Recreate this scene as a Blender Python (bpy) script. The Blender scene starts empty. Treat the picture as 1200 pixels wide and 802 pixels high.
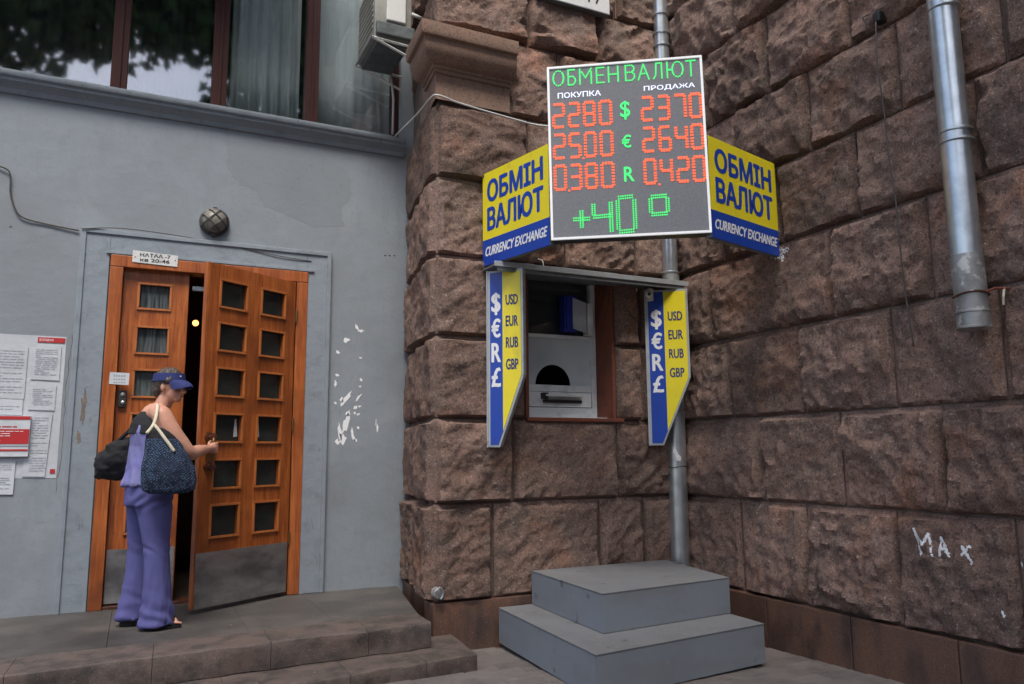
import bpy, bmesh, math, random
import numpy as np
from mathutils import Vector, Matrix
R = math.radians
random.seed(7)
rng = np.random.default_rng(11)
S = bpy.context.scene
COL = S.collection

# ------------------------------------------------------------------ camera
YAW, PITCH, ROLL = 0.448986530, 0.143203454, -0.00818801761
fw = Vector((math.sin(YAW) * math.cos(PITCH), math.cos(YAW) * math.cos(PITCH), math.sin(PITCH)))
rt = Vector((math.cos(YAW), -math.sin(YAW), 0))
up = rt.cross(fw)
r2 = rt * math.cos(ROLL) + up * math.sin(ROLL)
u2 = -rt * math.sin(ROLL) + up * math.cos(ROLL)
cd = bpy.data.cameras.new('camera')
cam = bpy.data.objects.new('camera', cd); COL.objects.link(cam)
cam.matrix_world = Matrix(((r2.x, u2.x, -fw.x, 0), (r2.y, u2.y, -fw.y, 0), (r2.z, u2.z, -fw.z, 1.1), (0, 0, 0, 1)))
cd.sensor_width = 36; cd.lens = 905.54 / 1200 * 36
cd.clip_start = 0.05; cd.clip_end = 500
S.camera = cam

# ------------------------------------------------------------------ world, sun, exposure
SUN_AZ, SUN_EL = R(204), R(60)         # azimuth clockwise from +y
w = bpy.data.worlds.new('World'); S.world = w; w.use_nodes = True
wn = w.node_tree.nodes; wn.clear()
sky = wn.new('ShaderNodeTexSky'); sky.sky_type = 'NISHITA'; sky.sun_disc = False
sky.sun_elevation = SUN_EL; sky.sun_rotation = SUN_AZ
sky.air_density = 1.0; sky.dust_density = 4.0; sky.ozone_density = 1.0
bg = wn.new('ShaderNodeBackground'); bg.inputs[1].default_value = 0.085
wo = wn.new('ShaderNodeOutputWorld')
w.node_tree.links.new(sky.outputs[0], bg.inputs[0]); w.node_tree.links.new(bg.outputs[0], wo.inputs[0])
sd = bpy.data.lights.new('sun', 'SUN'); sd.energy = 1.25; sd.angle = R(24); sd.color = (1, .95, .88)
sun = bpy.data.objects.new('sun', sd); COL.objects.link(sun)
sdir = Vector((math.sin(SUN_AZ) * math.cos(SUN_EL), math.cos(SUN_AZ) * math.cos(SUN_EL), math.sin(SUN_EL)))
sun.rotation_euler = sdir.to_track_quat('Z', 'Y').to_euler(); sun.location = (0, -3, 9)
S.view_settings.view_transform = 'Standard'; S.view_settings.look = 'None'
S.view_settings.exposure = 1.62; S.view_settings.gamma = 1
S.render.engine = 'CYCLES'
S.render.resolution_x = 1024; S.render.resolution_y = 684

# ------------------------------------------------------------------ noise (numpy gradient-free value noise)
_perm = rng.permutation(4096)
_val = rng.random(4096) * 2 - 1
def vnoise(p):
    i = np.floor(p).astype(int); f = p - i; f = f * f * (3 - 2 * f)
    def h(a, b, c): return _val[_perm[(_perm[(_perm[a & 4095] + b) & 4095] + c) & 4095]]
    x, y, z = i[..., 0], i[..., 1], i[..., 2]; fx, fy, fz = f[..., 0], f[..., 1], f[..., 2]
    def L(a, b, t): return a + (b - a) * t
    return L(L(L(h(x, y, z), h(x + 1, y, z), fx), L(h(x, y + 1, z), h(x + 1, y + 1, z), fx), fy),
             L(L(h(x, y, z + 1), h(x + 1, y, z + 1), fx), L(h(x, y + 1, z + 1), h(x + 1, y + 1, z + 1), fx), fy), fz)
def fbm(p, o=4, g=.5):
    s = 0; a = 1
    for _ in range(o): s = s + a * vnoise(p); a *= g; p = p * 2.03 + 17.3
    return s

# ------------------------------------------------------------------ materials
def mat(name, base=(.5, .5, .5), rough=.7, metal=0., spec=.5, coat=0., noise=None, bump=None, rand=None, emis=None, extra=None):
    """noise: list of (scale, colour, lo, hi, detail, stretch); bump: list of (scale, strength, detail)"""
    m = bpy.data.materials.new(name); m.use_nodes = True
    nt = m.node_tree; N = nt.nodes; Lk = nt.links
    b = N['Principled BSDF']
    b.inputs['Roughness'].default_value = rough; b.inputs['Metallic'].default_value = metal
    b.inputs['Specular IOR Level'].default_value = spec; b.inputs['Coat Weight'].default_value = coat
    b.inputs['Coat Roughness'].default_value = .15
    tc = N.new('ShaderNodeTexCoord'); geo = N.new('ShaderNodeNewGeometry')
    rgb = N.new('ShaderNodeRGB'); rgb.outputs[0].default_value = (*base, 1); cur = rgb.outputs[0]
    def mapped(stretch, off=0):
        mp = N.new('ShaderNodeMapping'); mp.inputs['Scale'].default_value = stretch
        mp.inputs['Location'].default_value = (off, off * .7, off * 1.3)
        Lk.new(geo.outputs['Position'], mp.inputs[0]); return mp.outputs[0]
    for k, (sc, c, lo, hi, det, st) in enumerate(noise or []):
        n = N.new('ShaderNodeTexNoise'); n.inputs['Scale'].default_value = sc; n.inputs['Detail'].default_value = det
        n.inputs['Roughness'].default_value = .6
        Lk.new(mapped(st, k * 3.7), n.inputs['Vector'])
        mr = N.new('ShaderNodeMapRange'); mr.inputs[1].default_value = lo; mr.inputs[2].default_value = hi
        Lk.new(n.outputs[0], mr.inputs[0])
        mx = N.new('ShaderNodeMix'); mx.data_type = 'RGBA'; Lk.new(mr.outputs[0], mx.inputs[0])
        Lk.new(cur, mx.inputs[6]); mx.inputs[7].default_value = (*c, 1); cur = mx.outputs[2]
    if rand:
        oi = N.new('ShaderNodeObjectInfo'); mr = N.new('ShaderNodeMapRange')
        mr.inputs[3].default_value = 1 - rand; mr.inputs[4].default_value = 1 + rand
        Lk.new(oi.outputs['Random'], mr.inputs[0])
        hs = N.new('ShaderNodeHueSaturation'); Lk.new(mr.outputs[0], hs.inputs['Value']); Lk.new(cur, hs.inputs['Color'])
        cur = hs.outputs[0]
    Lk.new(cur, b.inputs['Base Color'])
    prev = None
    for k, (sc, st, det) in enumerate(bump or []):
        n = N.new('ShaderNodeTexNoise'); n.inputs['Scale'].default_value = sc; n.inputs['Detail'].default_value = det
        Lk.new(mapped((1, 1, 1), 5 + k), n.inputs['Vector'])
        bp = N.new('ShaderNodeBump'); bp.inputs['Strength'].default_value = st; bp.inputs['Distance'].default_value = .4 / sc
        Lk.new(n.outputs[0], bp.inputs['Height'])
        if prev: Lk.new(prev, bp.inputs['Normal'])
        prev = bp.outputs[0]
    if prev: Lk.new(prev, b.inputs['Normal'])
    if emis:
        b.inputs['Emission Color'].default_value = (*emis[0], 1); b.inputs['Emission Strength'].default_value = emis[1]
    if extra: extra(m, N, Lk, b)
    return m
O1 = (1, 1, 1)
M = {}
M['stone'] = mat('rough_granite', (.206, .136, .110), .90, spec=.22, rand=.20,
    noise=[(1.3, (.252, .156, .120), .42, .68, 3, O1), (4.5, (.138, .105, .088), .45, .70, 5, O1), (2.1, (.29, .135, .082), .56, .78, 5, O1), (1.1, (.120, .090, .076), .56, .78, 6, O1),
           (46, (.085, .062, .056), .50, .70, 3, O1), (70, (.37, .29, .25), .58, .74, 2, O1), (120, (.075, .056, .048), .54, .74, 1, O1)],
    bump=[(14, .3, 5), (45, .55, 4), (120, .4, 2)])
M['plinth'] = mat('polished_red_granite', (.135, .078, .058), .42, spec=.5, rand=.1,
    noise=[(3, (.19, .095, .058), .45, .68, 6, (1, 1, .35)), (5, (.045, .034, .032), .48, .70, 6, (1, 1, .4)), (160, (.035, .025, .022), .5, .7, 2, O1), (90, (.26, .18, .15), .68, .8, 1, O1)],
    bump=[(60, .15, 3)])
M['smooth_stone'] = mat('dressed_granite', (.265, .170, .125), .75, spec=.3,
    noise=[(3, (.19, .125, .095), .45, .75, 4, O1), (80, (.10, .07, .06), .52, .72, 2, O1), (120, (.30, .22, .18), .62, .78, 1, O1)], bump=[(90, .3, 3)])
M['mortar'] = mat('mortar', (.15, .118, .105), .95, spec=.2, noise=[(9, (.10, .08, .07), .42, .66, 4, O1)], bump=[(60, .6, 4)])
def plaster_extra(m, N, Lk, b):
    pass
M['plaster'] = mat('grey_painted_plaster', (.235, .268, .300), .72, spec=.3,
    noise=[(.55, (.200, .226, .250), .46, .62, 4, O1), (1.6, (.268, .300, .328), .55, .75, 5, (1, 1, .7)), (9, (.215, .243, .27), .5, .75, 5, (1.6, 1, .5)),
           (30, (.20, .226, .25), .55, .85, 4, O1)],
    bump=[(7, .12, 5), (45, .14, 5)])
M['moulding'] = mat('grey_painted_moulding', (.225, .262, .30), .65, spec=.35,
    noise=[(6, (.18, .21, .24), .5, .72, 6, O1), (28, (.14, .16, .175), .63, .72, 5, (1, 1, .4))], bump=[(14, .2, 5), (60, .25, 4)])
M['chip'] = mat('bare_render', (.20, .165, .13), .9, noise=[(30, (.13, .12, .11), .4, .65, 4, O1)], bump=[(40, .5, 4)])
wood_n = [(5, (.46, .140, .034), .40, .68, 5, (6, 6, .5)), (9, (.12, .030, .009), .48, .78, 5, (9, 9, .4)), (2.2, (.17, .044, .012), .46, .72, 3, O1), (26, (.13, .036, .012), .60, .78, 3, (5, 5, .6))]
M['wood'] = mat('varnished_orange_wood', (.31, .078, .018), .33, spec=.5, coat=.3, noise=wood_n, bump=[(30, .06, 3)])
M['wood_light'] = mat('varnished_wood_bead', (.44, .15, .042), .38, spec=.5, coat=.25, noise=[(6, (.30, .09, .026), .45, .75, 4, (6, 6, .7))])
M['wood_dark'] = mat('worn_dark_wood', (.10, .032, .018), .35, spec=.5, coat=.3, noise=[(20, (.05, .02, .012), .4, .7, 3, O1)])
M['redwood'] = mat('dark_red_window_paint', (.040, .007, .006), .55, spec=.25, noise=[(6, (.032, .007, .006), .4, .7, 4, (3, 3, .5))], bump=[(30, .1, 3)])
M['steel'] = mat('kick_plate_steel', (.50, .51, .52), .24, metal=.8, noise=[(3, (.22, .22, .23), .4, .65, 6, (1, 1, 2)), (30, (.38, .38, .38), .6, .8, 5, (1, 1, 4))], bump=[(3.5, .12, 3), (60, .03, 2)])
M['galv'] = mat('galvanised_steel', (.56, .61, .64), .29, metal=.8, noise=[(9, (.42, .46, .49), .4, .7, 5, O1), (30, (.60, .63, .65), .6, .8, 4, O1)], bump=[(6, .05, 3)])
M['galv_dirty'] = mat('weathered_galvanised_steel', (.34, .35, .35), .55, metal=.55, noise=[(9, (.22, .22, .21), .4, .65, 6, O1), (14, (.55, .55, .53), .54, .62, 5, O1)], bump=[(20, .15, 4)])
M['black'] = mat('black_plastic', (.012, .012, .013), .5)
M['hall'] = mat('hall_glow_brown', (.16, .075, .045), .8)  # warm brown stands in for the lamp's glow on the hall walls
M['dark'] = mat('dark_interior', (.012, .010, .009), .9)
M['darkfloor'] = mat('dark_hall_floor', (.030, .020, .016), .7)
M['brass'] = mat('aged_brass', (.30, .17, .07), .4, metal=.9)
M['whitemetal'] = mat('white_enamel', (.60, .62, .61), .45, noise=[(8, (.42, .43, .42), .5, .8, 5, O1)])
M['greymetal'] = mat('grey_sheet_metal', (.20, .215, .225), .5, metal=.3, noise=[(8, (.13, .14, .15), .5, .75, 5, O1)])
M['frame_al'] = mat('aluminium_frame', (.42, .45, .47), .45, metal=.3, noise=[(12, (.32, .34, .36), .5, .8, 4, O1)])
M['upvc'] = mat('grey_white_window_frame', (.70, .74, .75), .5, noise=[(10, (.46, .49, .50), .5, .8, 5, O1)])
M['podium'] = mat('grey_painted_panel', (.200, .228, .262), .55, spec=.4,
    noise=[(2.5, (.178, .204, .235), .45, .7, 5, O1), (14, (.235, .262, .29), .62, .75, 5, O1), (6, (.11, .12, .13), .66, .72, 3, O1), (1.2, (.165, .175, .185), .5, .75, 6, (1, 1, 3))], bump=[(50, .05, 3)])
M['podium_top'] = mat('dusty_grey_panel_top', (.172, .180, .188), .7,
    noise=[(2.5, (.140, .144, .148), .42, .7, 6, O1), (18, (.21, .21, .208), .58, .75, 5, O1), (6, (.09, .088, .085), .64, .72, 3, O1), (1.5, (.205, .205, .203), .52, .75, 6, O1)], bump=[(60, .12, 3)])
M['slab'] = mat('worn_granite_slab', (.115, .088, .076), .65, spec=.45, rand=.03,
    noise=[(2.0, (.15, .105, .088), .45, .7, 5, O1), (7, (.055, .047, .042), .44, .62, 6, O1), (70, (.08, .07, .068), .52, .75, 3, O1), (140, (.26, .22, .20), .64, .8, 1, O1)],
    bump=[(18, .25, 5), (90, .3, 3)])
M['asphalt'] = mat('landing_screed', (.066, .062, .058), .6, noise=[(1.6, (.105, .094, .085), .45, .62, 5, O1), (60, (.05, .05, .05), .5, .8, 3, O1), (1.1, (.036, .034, .032), .52, .68, 6, O1)], bump=[(70, .4, 4)])
M['paver'] = mat('pavement_tile', (.145, .130, .122), .85, rand=.16, noise=[(6, (.10, .088, .082), .45, .75, 5, O1), (50, (.20, .18, .168), .58, .8, 3, O1), (3, (.19, .175, .165), .6, .8, 3, O1)], bump=[(50, .35, 4)])
M['ground'] = mat('pavement_bedding', (.115, .105, .10), .9, noise=[(3, (.09, .08, .078), .4, .7, 5, O1), (50, (.16, .15, .14), .6, .8, 3, O1)], bump=[(50, .4, 4)])
M['yellow'] = mat('yellow_sign_film', (.80, .68, .025), .35, spec=.5, noise=[(4, (.72, .60, .02), .5, .8, 4, O1), (7, (.48, .42, .06), .60, .85, 6, (1, 1, .35))])
M['blue'] = mat('blue_sign_film', (.010, .055, .38), .35, spec=.5, noise=[(4, (.010, .045, .32), .5, .8, 4, O1), (8, (.03, .05, .20), .60, .85, 6, (1, 1, .35))])
M['white'] = mat('white_print', (.78, .80, .82), .5)
M['navyprint'] = mat('navy_print', (.018, .030, .16), .5)
M['blackprint'] = mat('black_print', (.02, .02, .022), .6)
M['paper'] = mat('white_paper', (.50, .54, .58), .85, rand=.08, noise=[(5, (.42, .45, .49), .45, .75, 4, O1)], bump=[(12, .15, 3)])
M['print'] = mat('grey_print', (.30, .33, .38), .85)
M['red'] = mat('red_print', (.42, .018, .022), .6)
M['ledboard'] = mat('led_board_face', (.21, .22, .24), .45, spec=.4, noise=[(120, (.16, .168, .185), .4, .7, 1, O1)])
M['ledframe'] = mat('white_led_frame', (.72, .73, .74), .4, emis=((1, 1, 1), .10))
M['ledred'] = mat('red_led', (.7, .06, .03), .4, emis=((1, .13, .035), .42))
M['ledgreen'] = mat('green_led', (.05, .6, .12), .4, emis=((.06, .95, .22), .27))
M['ledwhite'] = mat('white_led', (.7, .7, .8), .4, emis=((.70, .75, 1), .30))
M['wire'] = mat('white_cable', (.50, .50, .48), .6)
M['darkwire'] = mat('dark_cable', (.06, .055, .05), .6)
M['rust_paint'] = mat('brick_red_reveal_paint', (.185, .052, .028), .85, noise=[(6, (.12, .05, .035), .45, .7, 6, O1), (25, (.24, .075, .04), .55, .8, 4, O1)], bump=[(25, .4, 5)])
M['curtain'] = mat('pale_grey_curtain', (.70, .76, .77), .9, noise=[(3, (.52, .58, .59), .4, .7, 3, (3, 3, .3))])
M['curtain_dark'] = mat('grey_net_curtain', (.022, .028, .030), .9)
M['ac'] = mat('aged_white_casing', (.24, .245, .225), .55, noise=[(6, (.15, .155, .14), .45, .75, 5, O1)])
M['ac_dark'] = mat('dark_grey_casing', (.10, .115, .122), .8, noise=[(10, (.06, .07, .075), .4, .7, 5, O1)], bump=[(12, .4, 4)])  # darker grey than the casing, for drip pan and underside
M['bulb'] = mat('lit_bulb', (1, .8, .5), .5, emis=((1, .36, .09), 1.5))
M['lampglass'] = mat('dusty_frosted_glass', (.20, .19, .165), .45, spec=.5, noise=[(20, (.13, .12, .10), .4, .7, 4, O1)])
M['cage'] = mat('dark_painted_iron', (.055, .055, .055), .5, metal=.4)
M['skin'] = mat('skin', (.56, .30, .215), .5, spec=.35, noise=[(9, (.50, .245, .170), .45, .75, 4, O1)])
M['skin'].node_tree.nodes['Principled BSDF'].inputs['Subsurface Weight'].default_value = .08
M['lips'] = mat('lips', (.36, .10, .08), .4)
M['nail'] = mat('nail', (.45, .12, .12), .3)
M['hair'] = mat('greying_brown_hair', (.060, .042, .032), .6, noise=[(40, (.15, .13, .118), .50, .7, 4, (3, 3, .6)), (90, (.03, .022, .018), .5, .7, 2, O1)], bump=[(90, .6, 3)])
M['visor'] = mat('navy_blue_cap_cloth', (.016, .027, .135), .8, bump=[(200, .2, 2)])
M['trouser'] = mat('lilac_blue_trousers', (.088, .090, .262), .85, noise=[(5, (.070, .071, .215), .45, .75, 4, O1)], bump=[(220, .1, 2)])
M['blouse'] = mat('lilac_top', (.18, .185, .40), .85, noise=[(9, (.15, .145, .39), .45, .75, 4, O1)], bump=[(16, .3, 3)])
M['blackcloth'] = mat('black_cloth', (.010, .011, .014), .9, bump=[(30, .3, 4)])
M['cream'] = mat('cream_webbing', (.60, .55, .42), .85)
M['shades'] = mat('dark_sunglass_lens', (.03, .02, .018), .15, spec=.6)
M['leafm'] = mat('leaf', (.045, .085, .018), .6, rand=None, noise=[(1.2, (.07, .12, .03), .4, .7, 3, O1)])
M['bark'] = mat('bark', (.08, .06, .045), .9, bump=[(20, .8, 4)])
M['facade'] = mat('opposite_facade', (.30, .26, .21), .85, noise=[(1, (.24, .21, .17), .4, .7, 4, O1)])
M['bluefold'] = mat('blue_folder_plastic', (.014, .030, .30), .4)
M['counter'] = mat('pale_counter_glass_backing', (.62, .69, .71), .25, spec=.5, noise=[(2, (.42, .48, .50), .4, .7, 2, O1)])

def _ribs(m, N, Lk, b):
    wv = N.new('ShaderNodeTexNoise'); wv.inputs['Scale'].default_value = 1
    g = N.new('ShaderNodeNewGeometry'); mp = N.new('ShaderNodeMapping'); mp.inputs['Scale'].default_value = (70, 70, 4)
    Lk.new(g.outputs['Position'], mp.inputs[0]); Lk.new(mp.outputs[0], wv.inputs['Vector'])
    cr = N.new('ShaderNodeMapRange'); cr.inputs[1].default_value = .35; cr.inputs[2].default_value = .7
    Lk.new(wv.outputs[0], cr.inputs[0])
    mx = N.new('ShaderNodeMix'); mx.data_type = 'RGBA'; mx.inputs[6].default_value = (.028, .036, .040, 1); mx.inputs[7].default_value = (.11, .13, .135, 1)
    Lk.new(cr.outputs[0], mx.inputs[0]); Lk.new(mx.outputs[2], b.inputs['Base Color'])
M['ribglass'] = mat('ribbed_door_glass_with_curtain', (.05, .06, .065), .12, spec=.6, extra=_ribs)
M['darkglass'] = mat('dark_door_glass', (.018, .024, .023), .10, spec=.6, noise=[(6, (.030, .038, .036), .4, .7, 3, O1)])

def _basket(m, N, Lk, b):
    g = N.new('ShaderNodeNewGeometry'); mp = N.new('ShaderNodeMapping')
    mp.inputs['Rotation'].default_value = (0, R(38), 0); mp.inputs['Scale'].default_value = (1, 0.001, 1)
    Lk.new(g.outputs['Position'], mp.inputs[0])
    mp.inputs['Scale'].default_value = (75, 30, 75)
    v = N.new('ShaderNodeTexVoronoi'); v.inputs['Scale'].default_value = 1; v.inputs['Randomness'].default_value = .45; Lk.new(mp.outputs[0], v.inputs['Vector'])
    mr = N.new('ShaderNodeMapRange'); mr.inputs[1].default_value = .25; mr.inputs[2].default_value = .55; mr.inputs[3].default_value = 1; mr.inputs[4].default_value = 0
    Lk.new(v.outputs['Distance'], mr.inputs[0])
    mx = N.new('ShaderNodeMix'); mx.data_type = 'RGBA'; mx.inputs[6].default_value = (.007, .015, .040, 1); mx.inputs[7].default_value = (.045, .095, .18, 1)
    Lk.new(mr.outputs[0], mx.inputs[0]); Lk.new(mx.outputs[2], b.inputs['Base Color'])
    bp = N.new('ShaderNodeBump'); bp.inputs['Distance'].default_value = .005; Lk.new(mr.outputs[0], bp.inputs['Height']); Lk.new(bp.outputs[0], b.inputs['Normal'])
M['basket'] = mat('woven_blue_tote_cloth', (.03, .07, .15), .8, extra=_basket)

def glass(name, ior, tint=(1, 1, 1)):
    m = bpy.data.materials.new(name); m.use_nodes = True; N = m.node_tree.nodes; Lk = m.node_tree.links; N.clear()
    o = N.new('ShaderNodeOutputMaterial'); mx = N.new('ShaderNodeMixShader'); f = N.new('ShaderNodeFresnel'); f.inputs[0].default_value = ior
    t = N.new('ShaderNodeBsdfTransparent'); t.inputs[0].default_value = (*tint, 1); g = N.new('ShaderNodeBsdfGlossy'); g.inputs['Roughness'].default_value = .035
    n = N.new('ShaderNodeTexNoise'); n.inputs['Scale'].default_value = .9; n.inputs['Detail'].default_value = 1
    bp = N.new('ShaderNodeBump'); bp.inputs['Strength'].default_value = .06; bp.inputs['Distance'].default_value = .05
    ge = N.new('ShaderNodeNewGeometry'); im = N.new('ShaderNodeMapRange'); im.inputs[3].default_value = ior; im.inputs[4].default_value = 1 / ior
    Lk.new(ge.outputs['Backfacing'], im.inputs[0]); Lk.new(im.outputs[0], f.inputs[0]); Lk.new(ge.outputs['Position'], n.inputs['Vector']); Lk.new(n.outputs[0], bp.inputs['Height']); Lk.new(bp.outputs[0], g.inputs['Normal'])
    Lk.new(f.outputs[0], mx.inputs[0]); Lk.new(t.outputs[0], mx.inputs[1]); Lk.new(g.outputs[0], mx.inputs[2]); Lk.new(mx.outputs[0], o.inputs[0]); return m
M['glass'] = glass('window_glass', 3.0, (.95, .97, .98))
M['clearglass'] = glass('clear_glass', 1.5, (.9, .93, .93))

# ------------------------------------------------------------------ builders
def wloc(o):
    l = Vector((0, 0, 0))
    while o: l += o.location; o = o.parent
    return l
class MB:
    def __init__(s): s.v = []; s.f = []; s.mi = []; s.cur = 0
    def add(s, vs, fs):
        n = len(s.v); s.v += [tuple(map(float, p)) for p in vs]
        for f in fs: s.f.append(tuple(n + i for i in f)); s.mi.append(s.cur)
        return s
    def box(s, lo, hi, M4=None, bev=0):
        bm = bmesh.new(); bmesh.ops.create_cube(bm, size=1)
        for v in bm.verts: v.co = Vector([(lo[i] + hi[i]) / 2 + v.co[i] * (hi[i] - lo[i]) for i in range(3)])
        if bev: bmesh.ops.bevel(bm, geom=bm.edges[:], offset=bev, segments=2, affect='EDGES', profile=.6)
        if M4 is not None: bmesh.ops.transform(bm, matrix=M4, verts=bm.verts)
        s.bm(bm); return s
    def bm(s, bm):
        bm.verts.ensure_lookup_table(); bm.verts.index_update()
        s.add([v.co[:] for v in bm.verts], [[v.index for v in f.verts] for f in bm.faces]); bm.free(); return s
    def prism(s, pts, e1, e2, e3, o, d0, d1, bev=0):
        """polygon pts in plane (o; e1,e2) extruded along e3 from d0 to d1"""
        bm = bmesh.new(); e1, e2, e3, o = map(Vector, (e1, e2, e3, o))
        a = [bm.verts.new(o + e1 * x + e2 * y + e3 * d0) for x, y in pts]; b = [bm.verts.new(o + e1 * x + e2 * y + e3 * d1) for x, y in pts]
        n = len(pts); bm.faces.new(a[::-1]); bm.faces.new(b)
        for i in range(n): bm.faces.new((a[i], a[(i + 1) % n], b[(i + 1) % n], b[i]))
        bmesh.ops.recalc_face_normals(bm, faces=bm.faces)
        if bev: bmesh.ops.bevel(bm, geom=bm.edges[:], offset=bev, segments=2, affect='EDGES')
        s.bm(bm); return s
    def tube(s, path, r, n=10, cap=True, ell=None):
        path = [Vector(p) for p in path]; rr = r if hasattr(r, '__len__') else [r] * len(path); k0 = len(s.v); vs = []; fs = []
        prev = None
        for i, p in enumerate(path):
            t = (path[min(i + 1, len(path) - 1)] - path[max(i - 1, 0)]).normalized()
            if prev is None:
                a = Vector((0, 0, 1)) if abs(t.z) < .9 else Vector((0, 1, 0)); x = t.cross(a).normalized()
            else: x = (prev - t * prev.dot(t)).normalized()
            prev = x; y = t.cross(x)
            for j in range(n):
                an = 2 * math.pi * j / n; vs.append(p + (x * math.cos(an) + y * math.sin(an)) * rr[i])
        for i in range(len(path) - 1):
            for j in range(n): fs.append((i * n + j, i * n + (j + 1) % n, (i + 1) * n + (j + 1) % n, (i + 1) * n + j))
        if cap: fs.append(tuple(range(n))[::-1]); fs.append(tuple((len(path) - 1) * n + j for j in range(n)))
        return s.add(vs, fs)
    def loft(s, rings, cap=True):
        n = len(rings[0]); vs = [p for r in rings for p in r]; fs = []
        for i in range(len(rings) - 1):
            for j in range(n): fs.append((i * n + j, i * n + (j + 1) % n, (i + 1) * n + (j + 1) % n, (i + 1) * n + j))
        if cap: fs.append(tuple(range(n))[::-1]); fs.append(tuple((len(rings) - 1) * n + j for j in range(n)))
        return s.add(vs, fs)
    def ball(s, c, r, seg=20, rings=12, rot=None):
        bm = bmesh.new(); bmesh.ops.create_uvsphere(bm, u_segments=seg, v_segments=rings, radius=1)
        r = r if hasattr(r, '__len__') else (r, r, r)
        for v in bm.verts:
            q = Vector((v.co.x * r[0], v.co.y * r[1], v.co.z * r[2]))
            if rot is not None: q = rot @ q
            v.co = q + Vector(c)
        return s.bm(bm)
    def mesh(s, name, org=Vector((0, 0, 0))):
        me = bpy.data.meshes.new(name); me.from_pydata([(a - org[0], b - org[1], c - org[2]) for a, b, c in s.v], [], s.f)
        me.polygons.foreach_set('material_index', s.mi); me.update(); return me
    def build(s, name, m, parent=None, smooth=False, org=None, fix=False):
        if parent: org = wloc(parent)
        elif org is None:
            a = np.array(s.v); lo, hi = a.min(0), a.max(0); org = Vector(((lo[0] + hi[0]) / 2, (lo[1] + hi[1]) / 2, lo[2]))
        else: org = Vector(org)
        me = s.mesh(name, org)
        if fix:
            bm = bmesh.new(); bm.from_mesh(me); bmesh.ops.recalc_face_normals(bm, faces=bm.faces); bm.to_mesh(me); bm.free()
        for k in (m if isinstance(m, (list, tuple)) else [m]): me.materials.append(k)
        o = bpy.data.objects.new(name, me); COL.objects.link(o)
        if parent: o.parent = parent
        else: o.location = org
        if smooth:
            me.shade_smooth()
            if smooth != True: me.set_sharp_from_angle(angle=R(smooth))
        return o
def tag(o, label=None, cat=None, group=None, kind=None):
    for k, v in (('label', label), ('category', cat), ('group', group), ('kind', kind)):
        if v: o[k] = v
    return o
def thing(name, loc, label, cat, group=None):
    o = bpy.data.objects.new(name, None); COL.objects.link(o); o.location = loc; o.empty_display_size = .1
    return tag(o, label, cat, group)
def BOX(name, lo, hi, m, parent=None, bev=0.0, **k): return MB().box(lo, hi, bev=bev).build(name, m, parent, **k)

DG = None
def text_mesh(string, off=0.0, res=3):
    cu = bpy.data.curves.new('txt', 'FONT'); cu.body = string; cu.offset = off; cu.resolution_u = res; cu.size = 1
    o = bpy.data.objects.new('txt', cu); COL.objects.link(o)
    dg = bpy.context.evaluated_depsgraph_get(); dg.update()
    me = bpy.data.meshes.new_from_object(o.evaluated_get(dg))
    vs = [tuple(v.co) for v in me.vertices]; fs = [tuple(p.vertices) for p in me.polygons]
    bpy.data.objects.remove(o); bpy.data.curves.remove(cu); bpy.data.meshes.remove(me)
    return vs, fs
def put_text(mb, string, o, e1, e2, e3, rect, off=0.0, shear=0.0, lift=.0015, fn=None, bold=0.0):
    """fit string to rect (x0,y0,x1,y1) on plane (o;e1,e2), raised along e3"""
    vs, fs = text_mesh(string, off); a = np.array(vs); lo, hi = a.min(0), a.max(0)
    o, e1, e2, e3 = map(Vector, (o, e1, e2, e3)); out = []
    if bold:
        for k, (dx, dy) in enumerate(((-1, 0), (1, 0), (0, .8), (0, -.8), (-.7, -.55), (.7, .55), (-.7, .55), (.7, -.55))):
            put_text(mb, string, o, e1, e2, e3, (rect[0] + dx * bold, rect[1] + dy * bold, rect[2] + dx * bold, rect[3] + dy * bold), off, shear, lift + .00008 * (k + 1), fn)
    for x, y, z in vs:
        u = (x - lo[0]) / (hi[0] - lo[0]); v = (y - lo[1]) / (hi[1] - lo[1])
        X = rect[0] + (rect[2] - rect[0]) * u + shear * v * (rect[3] - rect[1]); Y = rect[1] + (rect[3] - rect[1]) * v
        if fn: X, Y = fn(X, Y)
        out.append(o + e1 * X + e2 * Y + e3 * lift)
    mb.add(out, fs); return mb

# ================================================================== GROUND AND STEPS (setting)
def gz(x, y):
    x = min(max(x, -3), 5); y = min(max(y, 3.2), 6); return -.25 - .02 * (x - 2) - .03 * (y - 4.6)
mb = MB()
xs = [-60, -20, -6] + [(-3 + .5 * i) for i in range(17)] + [8, 20, 60]; ys = [-60, -20, -6, 0, 2] + [3.2 + .35 * i for i in range(9)] + [8, 20]
mb.add([(x, y, gz(x, y) - .012) for y in ys for x in xs], [(j * len(xs) + i, j * len(xs) + i + 1, (j + 1) * len(xs) + i + 1, (j + 1) * len(xs) + i) for j in range(len(ys) - 1) for i in range(len(xs) - 1)])
ground = tag(mb.build('pavement', M['ground'], org=(0, 0, 0)), kind='structure')
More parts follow.
